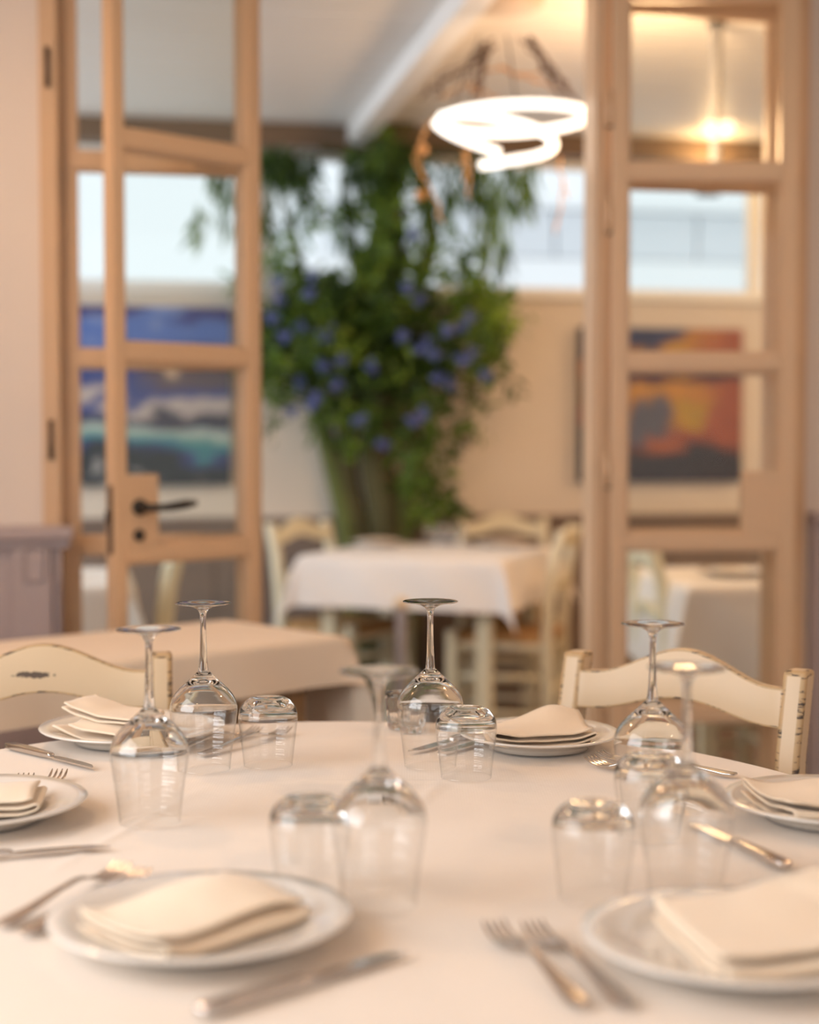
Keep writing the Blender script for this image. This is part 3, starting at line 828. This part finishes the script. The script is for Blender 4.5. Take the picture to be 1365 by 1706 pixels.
# --- plates
def plate_mesh(r):
    k = r / .135
    prof = [(0, .004), (.055, .0040), (.078, .003), (.080, 0), (.084, 0), (.086, .004), (.100, .010), (.120, .0165), (.1335, .0195), (.1350, .0212), (.1338, .0226), (.120, .0205), (.103, .0160), (.092, .0105), (.082, .0082), (.05, .0075), (0, .0075)]
    prof = [(a * k, b) for a, b in prof]
    return MB().lathe(prof, 96)
PLATES = [('back_left', (221, 1232), .134, 'white plate behind the two left wine glasses, before the left chair'),
          ('back_right', (898, 1243), .115, 'white plate before the right chair, under a tall curved napkin'),
          ('left', (-50, 1362), .134, 'white plate cut by the left edge of the picture'),
          ('right', (1388, 1360), .126, 'white plate cut by the right edge of the picture, beyond the front-right plate'),
          ('front_left', (335, 1560), .133, 'large blurred plate at the front left'),
          ('front_right', (1235, 1594), .134, 'large blurred plate at the front right, beside two forks')]
PP = {}; PR = {}
for nm, (px, py), r, lab in PLATES:
    p = atz(px, py, TZ + .001)
    o = plate_mesh(r).build('plate', M['china'], smooth=True, loc=p, merge=1e-5)
    tag(o, lab, 'plate', 'plates of the foreground table')
    PP[nm] = p; PR[nm] = r

# --- napkins: one sheet folded over itself in layers
def napkin(label, loc, rotz, Wd, Ln, layers=4, gap=.0045, th=.0022, lifts=(), skew=0.0, droop=0, tilt=(0, 0), offs=None, name='napkin', plate=None):
    prof = []                                  # (x, z, layerfrac)
    hw = Wd / 2
    offs = offs or [0, .006, .002, .010]
    for l in range(layers):
        z = l * gap; d_ = 1 if l % 2 == 0 else -1
        o_ = offs[l % len(offs)]
        xs = [-hw + o_ * (1 if d_ < 0 else 0) + (Wd - o_) * k / 16 for k in range(17)]
        if d_ < 0: xs = xs[::-1]
        for x in xs: prof.append((x, z))
        if l < layers - 1:
            xe = xs[-1]
            for k in range(1, 6):
                a = PI * k / 6
                prof.append((xe + d_ * math.sin(a) * gap * .75, z + gap * (1 - math.cos(a)) / 2))
    zt = (layers - 1) * gap
    nL = 26
    def fn(i, j):
        x, z = prof[int(round(i * (len(prof) - 1)))]
        y = (j - .5) * Ln
        fr = z / zt if zt else 1
        zz = z
        for (x0, y0, h, sx, sy) in lifts:
            zz += h * math.exp(-((x - x0) / sx) ** 2 - ((y - y0) / sy) ** 2) * (.25 + .75 * fr)
        zz += .0012 * noise.noise(Vector((x * 30, y * 30, fr)))
        zz += max(0, tilt[0] * x + tilt[1] * y)
        if plate:                                 # the linen rides up the rim of its plate
            c_, k_ = plate
            wx = loc[0] + x * math.cos(rotz) - y * math.sin(rotz) - c_.x; wy = loc[1] + x * math.sin(rotz) + y * math.cos(rotz) - c_.y
            q = math.hypot(wx, wy) / k_
            zz += .0095 * ss(.080, .118, q) + .004 * ss(.118, .135, q)
        yy = y + skew * x + .0015 * math.sin(fr * 5 + x * 20)
        return (x, yy, zz)
    o = MB().grid(fn, len(prof) - 1, nL).build(name, M['napkin'], smooth=True, loc=loc, rot=rotz)
    sm = o.modifiers.new('thickness', 'SOLIDIFY'); sm.thickness = th; sm.offset = 0
    return tag(o, label, 'napkin', 'folded linen napkins on the plates')
nz = .0102
def on(pl, dx, dy, dz=0): p = PP[pl]; return (p.x + dx, p.y + dy, p.z + nz + dz)
# front left: open edges at the left, folded spine toward the viewer
napkin('folded napkin on the front-left plate', on('front_left', -.005, -.006), R(-43), .112, .160, 3, .0075,
       lifts=[(-.02, .03, .014, .05, .07), (.03, .03, .006, .05, .05)], skew=.0, plate=(PP['front_left'], PR['front_left'] / .135))
napkin('thick folded napkin on the front-right plate', on('front_right', .034, .008), R(-72), .170, .175, 3, .0095, th=.003,
       lifts=[(-.03, .03, .006, .06, .05)], skew=-.15, plate=(PP['front_right'], PR['front_right'] / .135))
napkin('folded napkin on the plate cut by the left picture edge', on('left', .004, -.006), R(8), .15, .10, 3, .0065, lifts=[(.02, 0, .012, .07, .05)], tilt=(.05, 0), plate=(PP['left'], PR['left'] / .135))
napkin('folded napkin on the plate cut by the right picture edge', on('right', -.010, -.012), R(-80), .142, .15, 3, .0085, lifts=[(-.03, .02, .006, .06, .05)], plate=(PP['right'], PR['right'] / .135))
napkin('tall curved napkin on the back-right plate', on('back_right', -.002, -.012), R(6), .148, .10, 3, .007, th=.0026,
       lifts=[(.030, .04, .024, .050, .045), (-.02, -.02, .006, .06, .04)], skew=.25, tilt=(.0, .05), plate=(PP['back_right'], PR['back_right'] / .135))
napkin('napkin with two lifted flaps on the back-left plate', on('back_left', -.038, -.01), R(-28), .11, .10, 2, .012, th=.0026,
       lifts=[(-.01, .02, .016, .05, .05)], tilt=(-.12, 0), offs=[0, .03], plate=(PP['back_left'], PR['back_left'] / .135))
nn_ = napkin('upper napkin flap curling above the back-left plate', on('back_left', -.030, .004, .022), R(-20), .115, .085, 2, .006, th=.0026,
       lifts=[(-.03, .0, .008, .05, .05)], tilt=(-.22, .0), offs=[0, .004], plate=(PP['back_left'], PR['back_left'] / .135))

# --- cutlery
def fork_proto():
    t = thing('fork', '', 'fork', group='forks laid on the foreground table')
    def strip(path, name, th=.0022):
        m = MB(); vs = []
        for (y, wd, z) in path:
            vs += [(-wd / 2, y, z), (wd / 2, y, z), (wd / 2, y, z + th), (-wd / 2, y, z + th)]
        k = len(path)
        fs = [(0, 3, 2, 1), tuple((k - 1) * 4 + q for q in range(4))] + [(i * 4 + j, i * 4 + (j + 1) % 4, (i + 1) * 4 + (j + 1) % 4, (i + 1) * 4 + j) for i in range(k - 1) for j in range(4)]
        m.add(vs, fs); return m.build(name, M['steel'], t, smooth=True, bevel=.0006)
    # y from -0.10 (handle end) to +0.10 (tine tips), bowl curves
    strip([(-.100, .010, .001), (-.097, .016, .001), (-.085, .0185, .001), (-.05, .0125, .004), (-.01, .0075, .009), (.02, .0065, .011), (.034, .0075, .0095)], 'handle', .0026)
    strip([(.033, .0075, .0095), (.040, .015, .0075), (.048, .0225, .0045), (.056, .0245, .0025)], 'head', .0022)
    for q in range(4):
        x = (q - 1.5) * .0065
        m = MB(); vs = []
        pts = [(.055, .0046, .0024), (.070, .0040, .0012), (.085, .0034, .0025), (.094, .0028, .0055), (.1005, .0014, .0088)]
        for (y, wd, z) in pts:
            vs += [(x - wd / 2, y, z), (x + wd / 2, y, z), (x + wd / 2, y, z + .002), (x - wd / 2, y, z + .002)]
        fs = [(0, 3, 2, 1), (16, 17, 18, 19)] + [(i * 4 + j, i * 4 + (j + 1) % 4, (i + 1) * 4 + (j + 1) % 4, (i + 1) * 4 + j) for i in range(4) for j in range(4)]
        m.add(vs, fs); m.build('tine', M['steel'], t, smooth=True, bevel=.0004, seg=1)
    return t
def knife_proto():
    t = thing('table_knife', '', 'knife', group='knives laid on the foreground table')
    m = MB(); vs = []
    path = [(-.105, .012, .0, .006), (-.102, .016, .0, .008), (-.07, .0155, .0, .008), (-.02, .0130, .0, .0075), (.0, .011, .0005, .0065), (.006, .009, .001, .005)]
    for (y, wd, z, th) in path:
        vs += [(-wd / 2, y, z), (wd / 2, y, z), (wd / 2, y, z + th), (-wd / 2, y, z + th)]
    k = len(path)
    fs = [(0, 3, 2, 1), tuple((k - 1) * 4 + q for q in range(4))] + [(i * 4 + j, i * 4 + (j + 1) % 4, (i + 1) * 4 + (j + 1) % 4, (i + 1) * 4 + j) for i in range(k - 1) for j in range(4)]
    m.add(vs, fs); m.build('handle', M['steel'], t, smooth=True, bevel=.002, seg=3)
    m = MB(); vs = []
    for (y, a, b_) in [(.004, -.0045, .0045), (.012, -.008, .0055), (.03, -.0095, .006), (.07, -.0095, .006), (.09, -.007, .006), (.102, -.001, .0055), (.107, .0045, .0052)]:
        vs += [(a, y, .0022), (b_, y, .0014), (b_, y, .0034), (a, y, .0026)]
    fs = [(0, 3, 2, 1), (24, 25, 26, 27)] + [(i * 4 + j, i * 4 + (j + 1) % 4, (i + 1) * 4 + (j + 1) % 4, (i + 1) * 4 + j) for i in range(6) for j in range(4)]
    m.add(vs, fs); m.build('blade', M['steel'], t, smooth='auto')
    return t
fk = fork_proto(); kn = knife_proto()
def lay(proto, first, tip, direction_to, label, flip=0):
    """tip pixel = tine/blade tip; direction_to = a pixel along the handle"""
    a = atz(*tip, TZ); b_ = atz(*direction_to, TZ)
    d_ = (a - b_).xy.normalized()
    c_ = Vector((a.x, a.y)) - d_ * .10
    rot = math.atan2(d_.y, d_.x) - PI / 2
    z = TZ + .0008
    if first: proto.location = (c_.x, c_.y, z); proto.rotation_euler = (0, 0, rot); proto['label'] = label; return proto
    return dup(proto, label, (c_.x, c_.y, z), rot)
lay(fk, True, (822, 1552), (985, 1694), 'left one of the two forks beside the front-right plate')
lay(fk, False, (886, 1552), (1062, 1694), 'right one of the two forks beside the front-right plate')
lay(fk, False, (205, 1452), (-20, 1556), 'fork with its tines behind the rim of the front-left plate')
lay(fk, False, (238, 1462), (-20, 1592), 'fork nearest the rim of the front-left plate')
lay(fk, False, (44, 1302), (10, 1345), 'left fork showing only tine tips behind the left edge plate')
lay(fk, False, (100, 1295), (40, 1345), 'right fork with tines behind the left edge plate')
lay(fk, False, (430, 1222), (330, 1245), 'fork at the right of the back-left plate, seen through the wine glass')
lay(fk, False, (478, 1222), (372, 1250), 'fork at the right of the back-left plate, seen through the tumbler')
lay(fk, False, (982, 1272), (1120, 1304), 'left fork at the right rim of the back-right plate')
lay(fk, False, (1000, 1264), (1150, 1284), 'fork behind its neighbour at the right rim of the back-right plate')
lay(kn, True, (153, 1281), (10, 1245), 'knife pointing right on the cloth left of the back-left plate')
lay(kn, False, (172, 1414), (-60, 1434), 'knife below the plate at the left picture edge')
lay(kn, False, (664, 1594), (380, 1680), 'blurred knife between the front-left plate and the viewer')
lay(kn, False, (690, 1254), (830, 1214), 'knife whose tip shows inside the centre wine glass')
lay(kn, False, (738, 1256), (878, 1216), 'knife whose tip shows inside the tumbler at the back-right plate')
lay(kn, False, (1152, 1372), (1250, 1420), 'knife tip under the nearer right wine glass')

# ------------------------------------------------------------------ far table: plates, napkins, glasses
def far_setting(px, Y, dx, lab):
    p = atY(px, 905, Y)
    o = plate_mesh(.12).build('plate', M['china'], smooth=True, loc=(p.x, Y, TZ + .002), merge=1e-5)
    tag(o, 'plate ' + lab, 'plate', 'plates of the far table')
    n_ = napkin('napkin ' + lab, (p.x, Y, TZ + .0135), dx, .15, .11, 3, .007, lifts=[(0, .0, .008, .06, .05)])
    n_['group'] = 'napkins of the far table'
far_setting(630, 6.45, .3, 'at the left end of the far white table')
far_setting(838, 6.42, -.2, 'at the right end of the far white table')
for px, Y, k in ((722, 6.32, 'left'), (742, 6.45, 'middle'), (760, 6.30, 'right')):
    p = atY(px, 900, Y)
    c = tum.copy(); COL.objects.link(c); c.location = (p.x, Y, TZ + .002); c['label'] = k + 'most of three glasses on the far white table'; c['group'] = 'glasses on the far table'

# ------------------------------------------------------------------ plates for the side tables seen through the panes
for (x, y, lab) in ((1.05, 5.02, 'on the white table behind the right door leaf'), (-1.2, 4.95, 'on the white table behind the left door leaf')):
    o = plate_mesh(.12).build('plate', M['china'], smooth=True, loc=(x, y, TZ + .002), merge=1e-5)
    tag(o, 'white plate ' + lab, 'plate')

# steel stanchion in front of the far table
ps = atY(668, 1000, 5.35)
st = thing('steel_stand', 'slim brushed steel stand before the far white table', 'stand', (ps.x, 5.35, 0))
MB().lathe([(0, 0), (.12, 0), (.12, .008), (.02, .016), (0, .016)], 32).build('base', M['brushed'], st, smooth='auto')
MB().lathe([(0, .014), (.018, .014), (.018, .62), (0, .62)], 16).build('pole', M['brushed'], st, smooth='auto')
MB().lathe([(0, .618), (.024, .62), (.028, .635), (.024, .652), (.010, .660), (0, .661)], 20).build('cap', M['shade'], st, smooth=True)

# ================================================================== RING LAMP
RY = 4.8
lp = thing('ring_lamp', 'glowing spiral ring lamp with twigs hanging from the boarded ceiling', 'lamp')
pc = atY(843, 60, RY); pc.z = FH
lp.location = pc
def L_(px, py, dy=0): return atY(px, py, RY + dy) - pc
MB().lathe([(0, -.001), (.115, -.001), (.118, -.01), (.115, -.045), (.10, -.052), (0, -.052)], 40).build('canopy', M['canopy'], lp, smooth='auto')
MB().lathe([(0, -.0), (.122, -.0), (.122, -.012), (.118, -.012)], 40).build('canopy_ring', M['darkmetal'], lp, smooth='auto')
ca = L_(855, 199)
def ring(cx_, cy_, cz_, r, tilt_x, tilt_y, n=72):
    Rm = Matrix.Rotation(tilt_x, 3, 'X') @ Matrix.Rotation(tilt_y, 3, 'Y')
    return [Vector((cx_, cy_, cz_)) + Rm @ Vector((r * math.cos(2 * PI * k / n), r * math.sin(2 * PI * k / n), 0)) for k in range(n + 1)]
TR = .0140
MB().tube(ring(ca.x, ca.y, ca.z, .225, R(.5), R(-2.0)), TR, 14, cap=False).build('led_ring', M['led'], lp, smooth=True)
def catmull(pts, n=8):
    out = []
    for i in range(len(pts) - 1):
        p0 = pts[max(i - 1, 0)]; p1 = pts[i]; p2 = pts[i + 1]; p3 = pts[min(i + 2, len(pts) - 1)]
        for k in range(n):
            t = k / n
            out.append(.5 * (2 * p1 + (p2 - p0) * t + (2 * p0 - 5 * p1 + 4 * p2 - p3) * t * t + (3 * p1 - p0 - 3 * p2 + p3) * t ** 3))
    out.append(pts[-1]); return out
MB().tube(catmull([L_(735, 194, .05), L_(775, 191, .10), L_(820, 196, .13), L_(870, 207, .12), L_(910, 224, .06), L_(922, 243, -.02), L_(900, 258, -.08), L_(850, 268, -.10), L_(800, 276, -.08)]), TR, 14).build('led_spiral', M['led'], lp, smooth=True)
MB().tube(catmull([L_(726, 205, -.02), L_(745, 220, -.06), L_(785, 238, -.08), L_(832, 254, -.06)]), TR * .9, 14).build('led_arc', M['led'], lp, smooth=True)
for a in ((800, 60, 752, 178), (885, 60, 965, 172), (845, 60, 860, 168)):
    MB().tube([L_(a[0], a[1]), L_(a[2], a[3])], .0025, 6).build('cable', M['darkmetal'], lp)
rnd = random.Random(3)
def wiggle(a, b, amp, n=12):
    return [a.lerp(b, k / n) + Vector((rnd.uniform(-amp, amp), rnd.uniform(-amp, amp), rnd.uniform(-amp, amp))) * (0 if k in (0, n) else 1) for k in range(n + 1)]
for k in range(9):
    a = L_(rnd.uniform(800, 830), rnd.uniform(64, 80), rnd.uniform(-.03, .03)); b = L_(rnd.uniform(700, 800), rnd.uniform(140, 180), rnd.uniform(-.08, .08))
    MB().tube(catmull(wiggle(a, b, .014), 3), rnd.uniform(.002, .004), 6).build('twig', M['twig'], lp, smooth=True)
for k in range(6):
    a = L_(rnd.uniform(865, 890), rnd.uniform(60, 75), 0); b = L_(rnd.uniform(935, 965), rnd.uniform(155, 175), rnd.uniform(-.08, .05))
    MB().tube(catmull(wiggle(a, b, .010), 3), rnd.uniform(.002, .005), 6).build('twig', M['twig'], lp, smooth=True)
for (xa, ya, xb, yb) in [(712, 215, 688, 262), (705, 235, 700, 300), (690, 262, 740, 370), (776, 240, 782, 330), (770, 250, 775, 300), (930, 262, 945, 330), (940, 300, 925, 390), (722, 195, 692, 250), (782, 150, 830, 160), (800, 120, 900, 120), (735, 160, 790, 140), (830, 110, 930, 150), (975, 210, 985, 270)]:
    MB().tube(catmull(wiggle(L_(xa, ya, rnd.uniform(-.05, .05)), L_(xb, yb, rnd.uniform(-.05, .05)), .008, 8), 3), .003, 6).build('strand', M['rattan'], lp, smooth=True)
for (xa, ya) in [(705, 250), (700, 325)]:
    MB().lathe([(0, -.018), (.012, -.012), (.016, 0), (.012, .012), (0, .018)], 16).build('strand_bead', M['rattan'], lp, smooth=True, loc=L_(xa, ya))

# ------------------------------------------------------------------ hanging tube lamp and wall uplight at right
pt_ = atY(1193, 180, 5.15)
tl = thing('tube_pendant', 'slim grey tube pendant seen through the top pane of the right door', 'lamp', (pt_.x, 5.15, FH))
MB().lathe([(0, -.001), (.03, -.001), (.03, -.015), (0, -.015)], 20).build('canopy', M['darkmetal'], tl, smooth='auto')
MB().lathe([(0, -.013), (.019, -.013), (.019, -.46), (.015, -.463), (0, -.46)], 24).build('tube', M['greytube'], tl, smooth='auto')
uu, zz = atv(1172, 262, FV - .06)
sco = thing('wall_uplight', 'small dark uplight fixed under the ceiling beyond the right door leaf', 'lamp', rw(uu, FV - .10, 2.40), TH)
MB().box(-.05, .05, -.05, .009, -.10, -.02).build('housing', M['darkmetal'], sco, bevel=.006)
MB().box(-.035, .035, -.035, -.005, -.02, -.012).build('lens', M['bulb'], sco)
lamp('uplight_bulb', 'POINT', rw(uu, FV - .20, 2.44), 4.0, (1.0, .62, .28), radius=.03)

# ceiling lamps of the near room (outside the picture, they light the table)
def ceil_lamp(a, b, lab):
    t = thing('pendant_lamp', lab, 'lamp', rw(a, b, NH)); t['group'] = 'warm pendant lamps of the near room'
    MB().tube([(0, 0, -.001), (0, 0, -.22)], .004, 6).build('cable', M['darkmetal'], t)
    MB().lathe([(.03, -.20), (.05, -.21), (.15, -.34), (.147, -.34), (.046, -.215), (.028, -.205)], 32).build('lamp_shade', M['shade'], t, smooth=True)
    MB().lathe([(0, -.22), (.012, -.22), (.012, -.25), (0, -.25)], 12).build('socket', M['darkmetal'], t)
for (a, b), lab in zip(LAMPS, ['front-left', 'front-right', 'rear-left', 'rear-right']):
    ceil_lamp(a, b, lab + ' warm pendant lamp above the dining room')

# ================================================================== CLIMBING PLANT
PY = 6.15
base = atY(648, 900, 6.72)
plant = thing('climbing_plant', 'tall leafy tree-like plant with blue blossoms before the strip windows', 'plant', (0, 0, 0))
prand = random.Random(11)
def P3(px, py, dy=0): return atY(px, py, 6.80 + dy)
def trunk(pts, r, m, name, n=10):
    MB().tube(catmull([P3(*p) for p in pts], 6), [r[0] + (r[1] - r[0]) * k / ((len(pts) - 1) * 6) for k in range((len(pts) - 1) * 6 + 1)], n).build(name, m, plant, smooth=True)
def gnd(px): q = P3(px, 900); return q
trunk([(600, 1206), (592, 1000), (578, 870), (556, 780), (530, 690), (500, 600), (470, 500)], (.062, .024), M['vine'], 'trunk')
trunk([(640, 1206), (645, 1000), (640, 850), (628, 760), (640, 620), (650, 420), (652, 260), (690, 175), (700, 150)], (.085, .05), M['bark'], 'trunk', 12)
trunk([(672, 1206), (680, 1000), (668, 850), (690, 760), (660, 640), (690, 500), (720, 400), (700, 300)], (.05, .03), M['vine'], 'trunk')
trunk([(626, 1206), (622, 980), (600, 880), (578, 780), (585, 660), (620, 480), (640, 300), (655, 200)], (.05, .035), M['bark'], 'trunk')
trunk([(640, 640), (720, 560), (790, 480), (815, 440)], (.03, .012), M['bark'], 'branch')
trunk([(590, 640), (600, 480), (580, 360), (570, 290)], (.026, .014), M['vine'], 'branch')
trunk([(520, 640), (500, 440), (470, 330), (455, 250)], (.022, .010), M['vine'], 'branch')
trunk([(650, 330), (600, 260), (520, 235), (475, 130), (545, 92)], (.022, .007), M['bark'], 'branch')
trunk([(660, 250), (740, 250), (820, 260), (850, 300)], (.025, .008), M['bark'], 'branch')
trunk([(690, 760), (720, 820), (740, 830)], (.015, .006), M['vine'], 'branch')
# leaves
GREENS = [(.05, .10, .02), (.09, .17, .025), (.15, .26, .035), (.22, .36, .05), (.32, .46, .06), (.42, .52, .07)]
def leaf_geo(p, d_, n_, ln, wd):
    sd = d_.cross(n_).normalized()
    a = p; b = p + d_ * ln * .45 + sd * wd / 2; c = p + d_ * ln + Vector((0, 0, -ln * .12)); e = p + d_ * ln * .45 - sd * wd / 2
    m_ = p + d_ * ln * .5 + n_ * wd * .15
    return [a, b, c, e, m_], [(0, 1, 4), (1, 2, 4), (2, 3, 4), (3, 0, 4)]
def foliage(name, blobs, ln=(.05, .085), hang=False, pal=GREENS, wd=.38):
    # leaves sit in clumps round twig ends (or along drooping shoots), so gaps stay open between them
    vs = []; fs = []; cols = []
    for (px, py, rx, ry, cnt, bright) in blobs:
        per = 14 if not hang else 22
        for _ in range(max(1, cnt // per)):
            cx_ = px + prand.gauss(0, .50) * rx; cy_ = py + prand.gauss(0, .50) * ry
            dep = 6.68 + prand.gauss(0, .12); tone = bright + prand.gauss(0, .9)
            hl = prand.uniform(40, 110)
            for k_ in range(per):
                if hang: qx, qy, dd = cx_ + prand.gauss(0, 4) + 4 * math.sin(k_ * .4), cy_ + (k_ / per - .5) * hl, dep
                else: qx, qy, dd = cx_ + prand.gauss(0, 11), cy_ + prand.gauss(0, 12), dep + prand.gauss(0, .035)
                q = atY(qx, qy, min(6.84 + .15 * (qx - 640) / 400, dd))
                if q.z > FH - .12: q.z = FH - .12 - prand.random() * .1
                if hang: d_ = Vector((prand.gauss(0, .4), prand.gauss(0, .4), -1)).normalized()
                else: d_ = Vector((prand.gauss(0, 1), prand.gauss(0, 1), prand.gauss(-.3, .8))).normalized()
                n_ = Vector((prand.gauss(0, 1), prand.gauss(0, 1), prand.gauss(0, 1))); n_ = (n_ - d_ * n_.dot(d_)).normalized()
                l_ = prand.uniform(*ln)
                v5, f4 = leaf_geo(q, d_, n_, l_, l_ * wd)
                o = len(vs); vs += v5; fs += [tuple(i + o for i in f) for f in f4]
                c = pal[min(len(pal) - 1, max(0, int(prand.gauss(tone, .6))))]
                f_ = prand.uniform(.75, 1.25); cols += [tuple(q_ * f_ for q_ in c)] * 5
    me = bpy.data.meshes.new(name); me.from_pydata([tuple(v) for v in vs], [], fs); me.materials.append(M['leaf'])
    at = me.color_attributes.new('col', 'FLOAT_COLOR', 'POINT')
    for i, c in enumerate(cols): at.data[i].color = (*[min(1, x) for x in c], 1)
    o = bpy.data.objects.new(name, me); COL.objects.link(o); o.parent = plant; o['kind'] = 'stuff'
    return o
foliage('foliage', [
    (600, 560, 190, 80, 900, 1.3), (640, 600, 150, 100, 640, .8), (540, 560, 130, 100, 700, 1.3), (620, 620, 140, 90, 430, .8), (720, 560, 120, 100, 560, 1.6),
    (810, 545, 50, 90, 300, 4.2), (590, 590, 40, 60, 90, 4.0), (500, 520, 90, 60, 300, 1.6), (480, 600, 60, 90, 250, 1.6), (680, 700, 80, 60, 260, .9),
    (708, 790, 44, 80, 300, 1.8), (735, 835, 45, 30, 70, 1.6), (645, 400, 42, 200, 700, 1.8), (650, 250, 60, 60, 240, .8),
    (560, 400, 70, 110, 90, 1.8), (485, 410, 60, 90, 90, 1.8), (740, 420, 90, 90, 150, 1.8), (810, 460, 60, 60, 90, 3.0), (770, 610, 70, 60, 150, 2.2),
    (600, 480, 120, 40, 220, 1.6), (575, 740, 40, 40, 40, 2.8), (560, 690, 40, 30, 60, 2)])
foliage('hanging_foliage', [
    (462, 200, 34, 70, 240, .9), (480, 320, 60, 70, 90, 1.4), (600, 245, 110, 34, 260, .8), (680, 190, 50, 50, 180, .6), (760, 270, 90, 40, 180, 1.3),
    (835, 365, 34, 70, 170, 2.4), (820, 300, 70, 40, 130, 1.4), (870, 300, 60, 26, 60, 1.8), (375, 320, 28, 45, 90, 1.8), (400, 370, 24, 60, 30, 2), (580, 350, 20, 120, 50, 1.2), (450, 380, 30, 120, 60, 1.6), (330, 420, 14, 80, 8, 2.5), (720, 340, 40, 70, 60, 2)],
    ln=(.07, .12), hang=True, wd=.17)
# blue blossoms, each cluster a part
bl = MB(); brand = random.Random(5); bcols = []
for k in range(26):
    d_ = Vector((brand.gauss(0, 1), brand.gauss(0, 1), brand.gauss(0, 1))).normalized(); c_ = d_ * brand.uniform(.004, .032); c_.z *= 1.3
    sd = d_.orthogonal().normalized(); s2 = d_.cross(sd)
    r_ = .010
    bl.add([c_ + sd * r_, c_ + s2 * r_, c_ - sd * r_, c_ - s2 * r_, c_ + d_ * .007], [(0, 1, 4), (1, 2, 4), (2, 3, 4), (3, 0, 4)])
M['blossom'] = mat('blue_petal', (.06, .09, .34), .6, var=.5, scale=30, col2=(.16, .21, .50))
b0_ = None
BP = [(465, 500), (475, 560), (455, 530), (500, 640), (485, 685), (520, 675), (525, 660), (540, 560), (555, 550), (515, 490), (520, 460), (570, 600), (700, 580), (715, 572), (725, 590), (772, 545), (780, 530), (785, 590), (770, 600), (745, 550), (690, 700), (705, 690), (680, 480), (540, 610), (560, 640), (620, 610), (700, 500), (690, 390), (670, 560), (730, 630), (810, 625), (752, 640), (505, 545), (460, 470), (640, 740), (600, 700)]
for i, (px, py) in enumerate(BP):
    q = atY(px, py, 6.60 - brand.uniform(.10, .28))
    if b0_ is None: b0_ = bl.build('blossom_cluster', M['blossom'], plant, loc=q)
    else:
        c = b0_.copy(); COL.objects.link(c); c.parent = plant; c.location = q; c.rotation_euler = (brand.random() * 3, brand.random() * 3, brand.random() * 6)
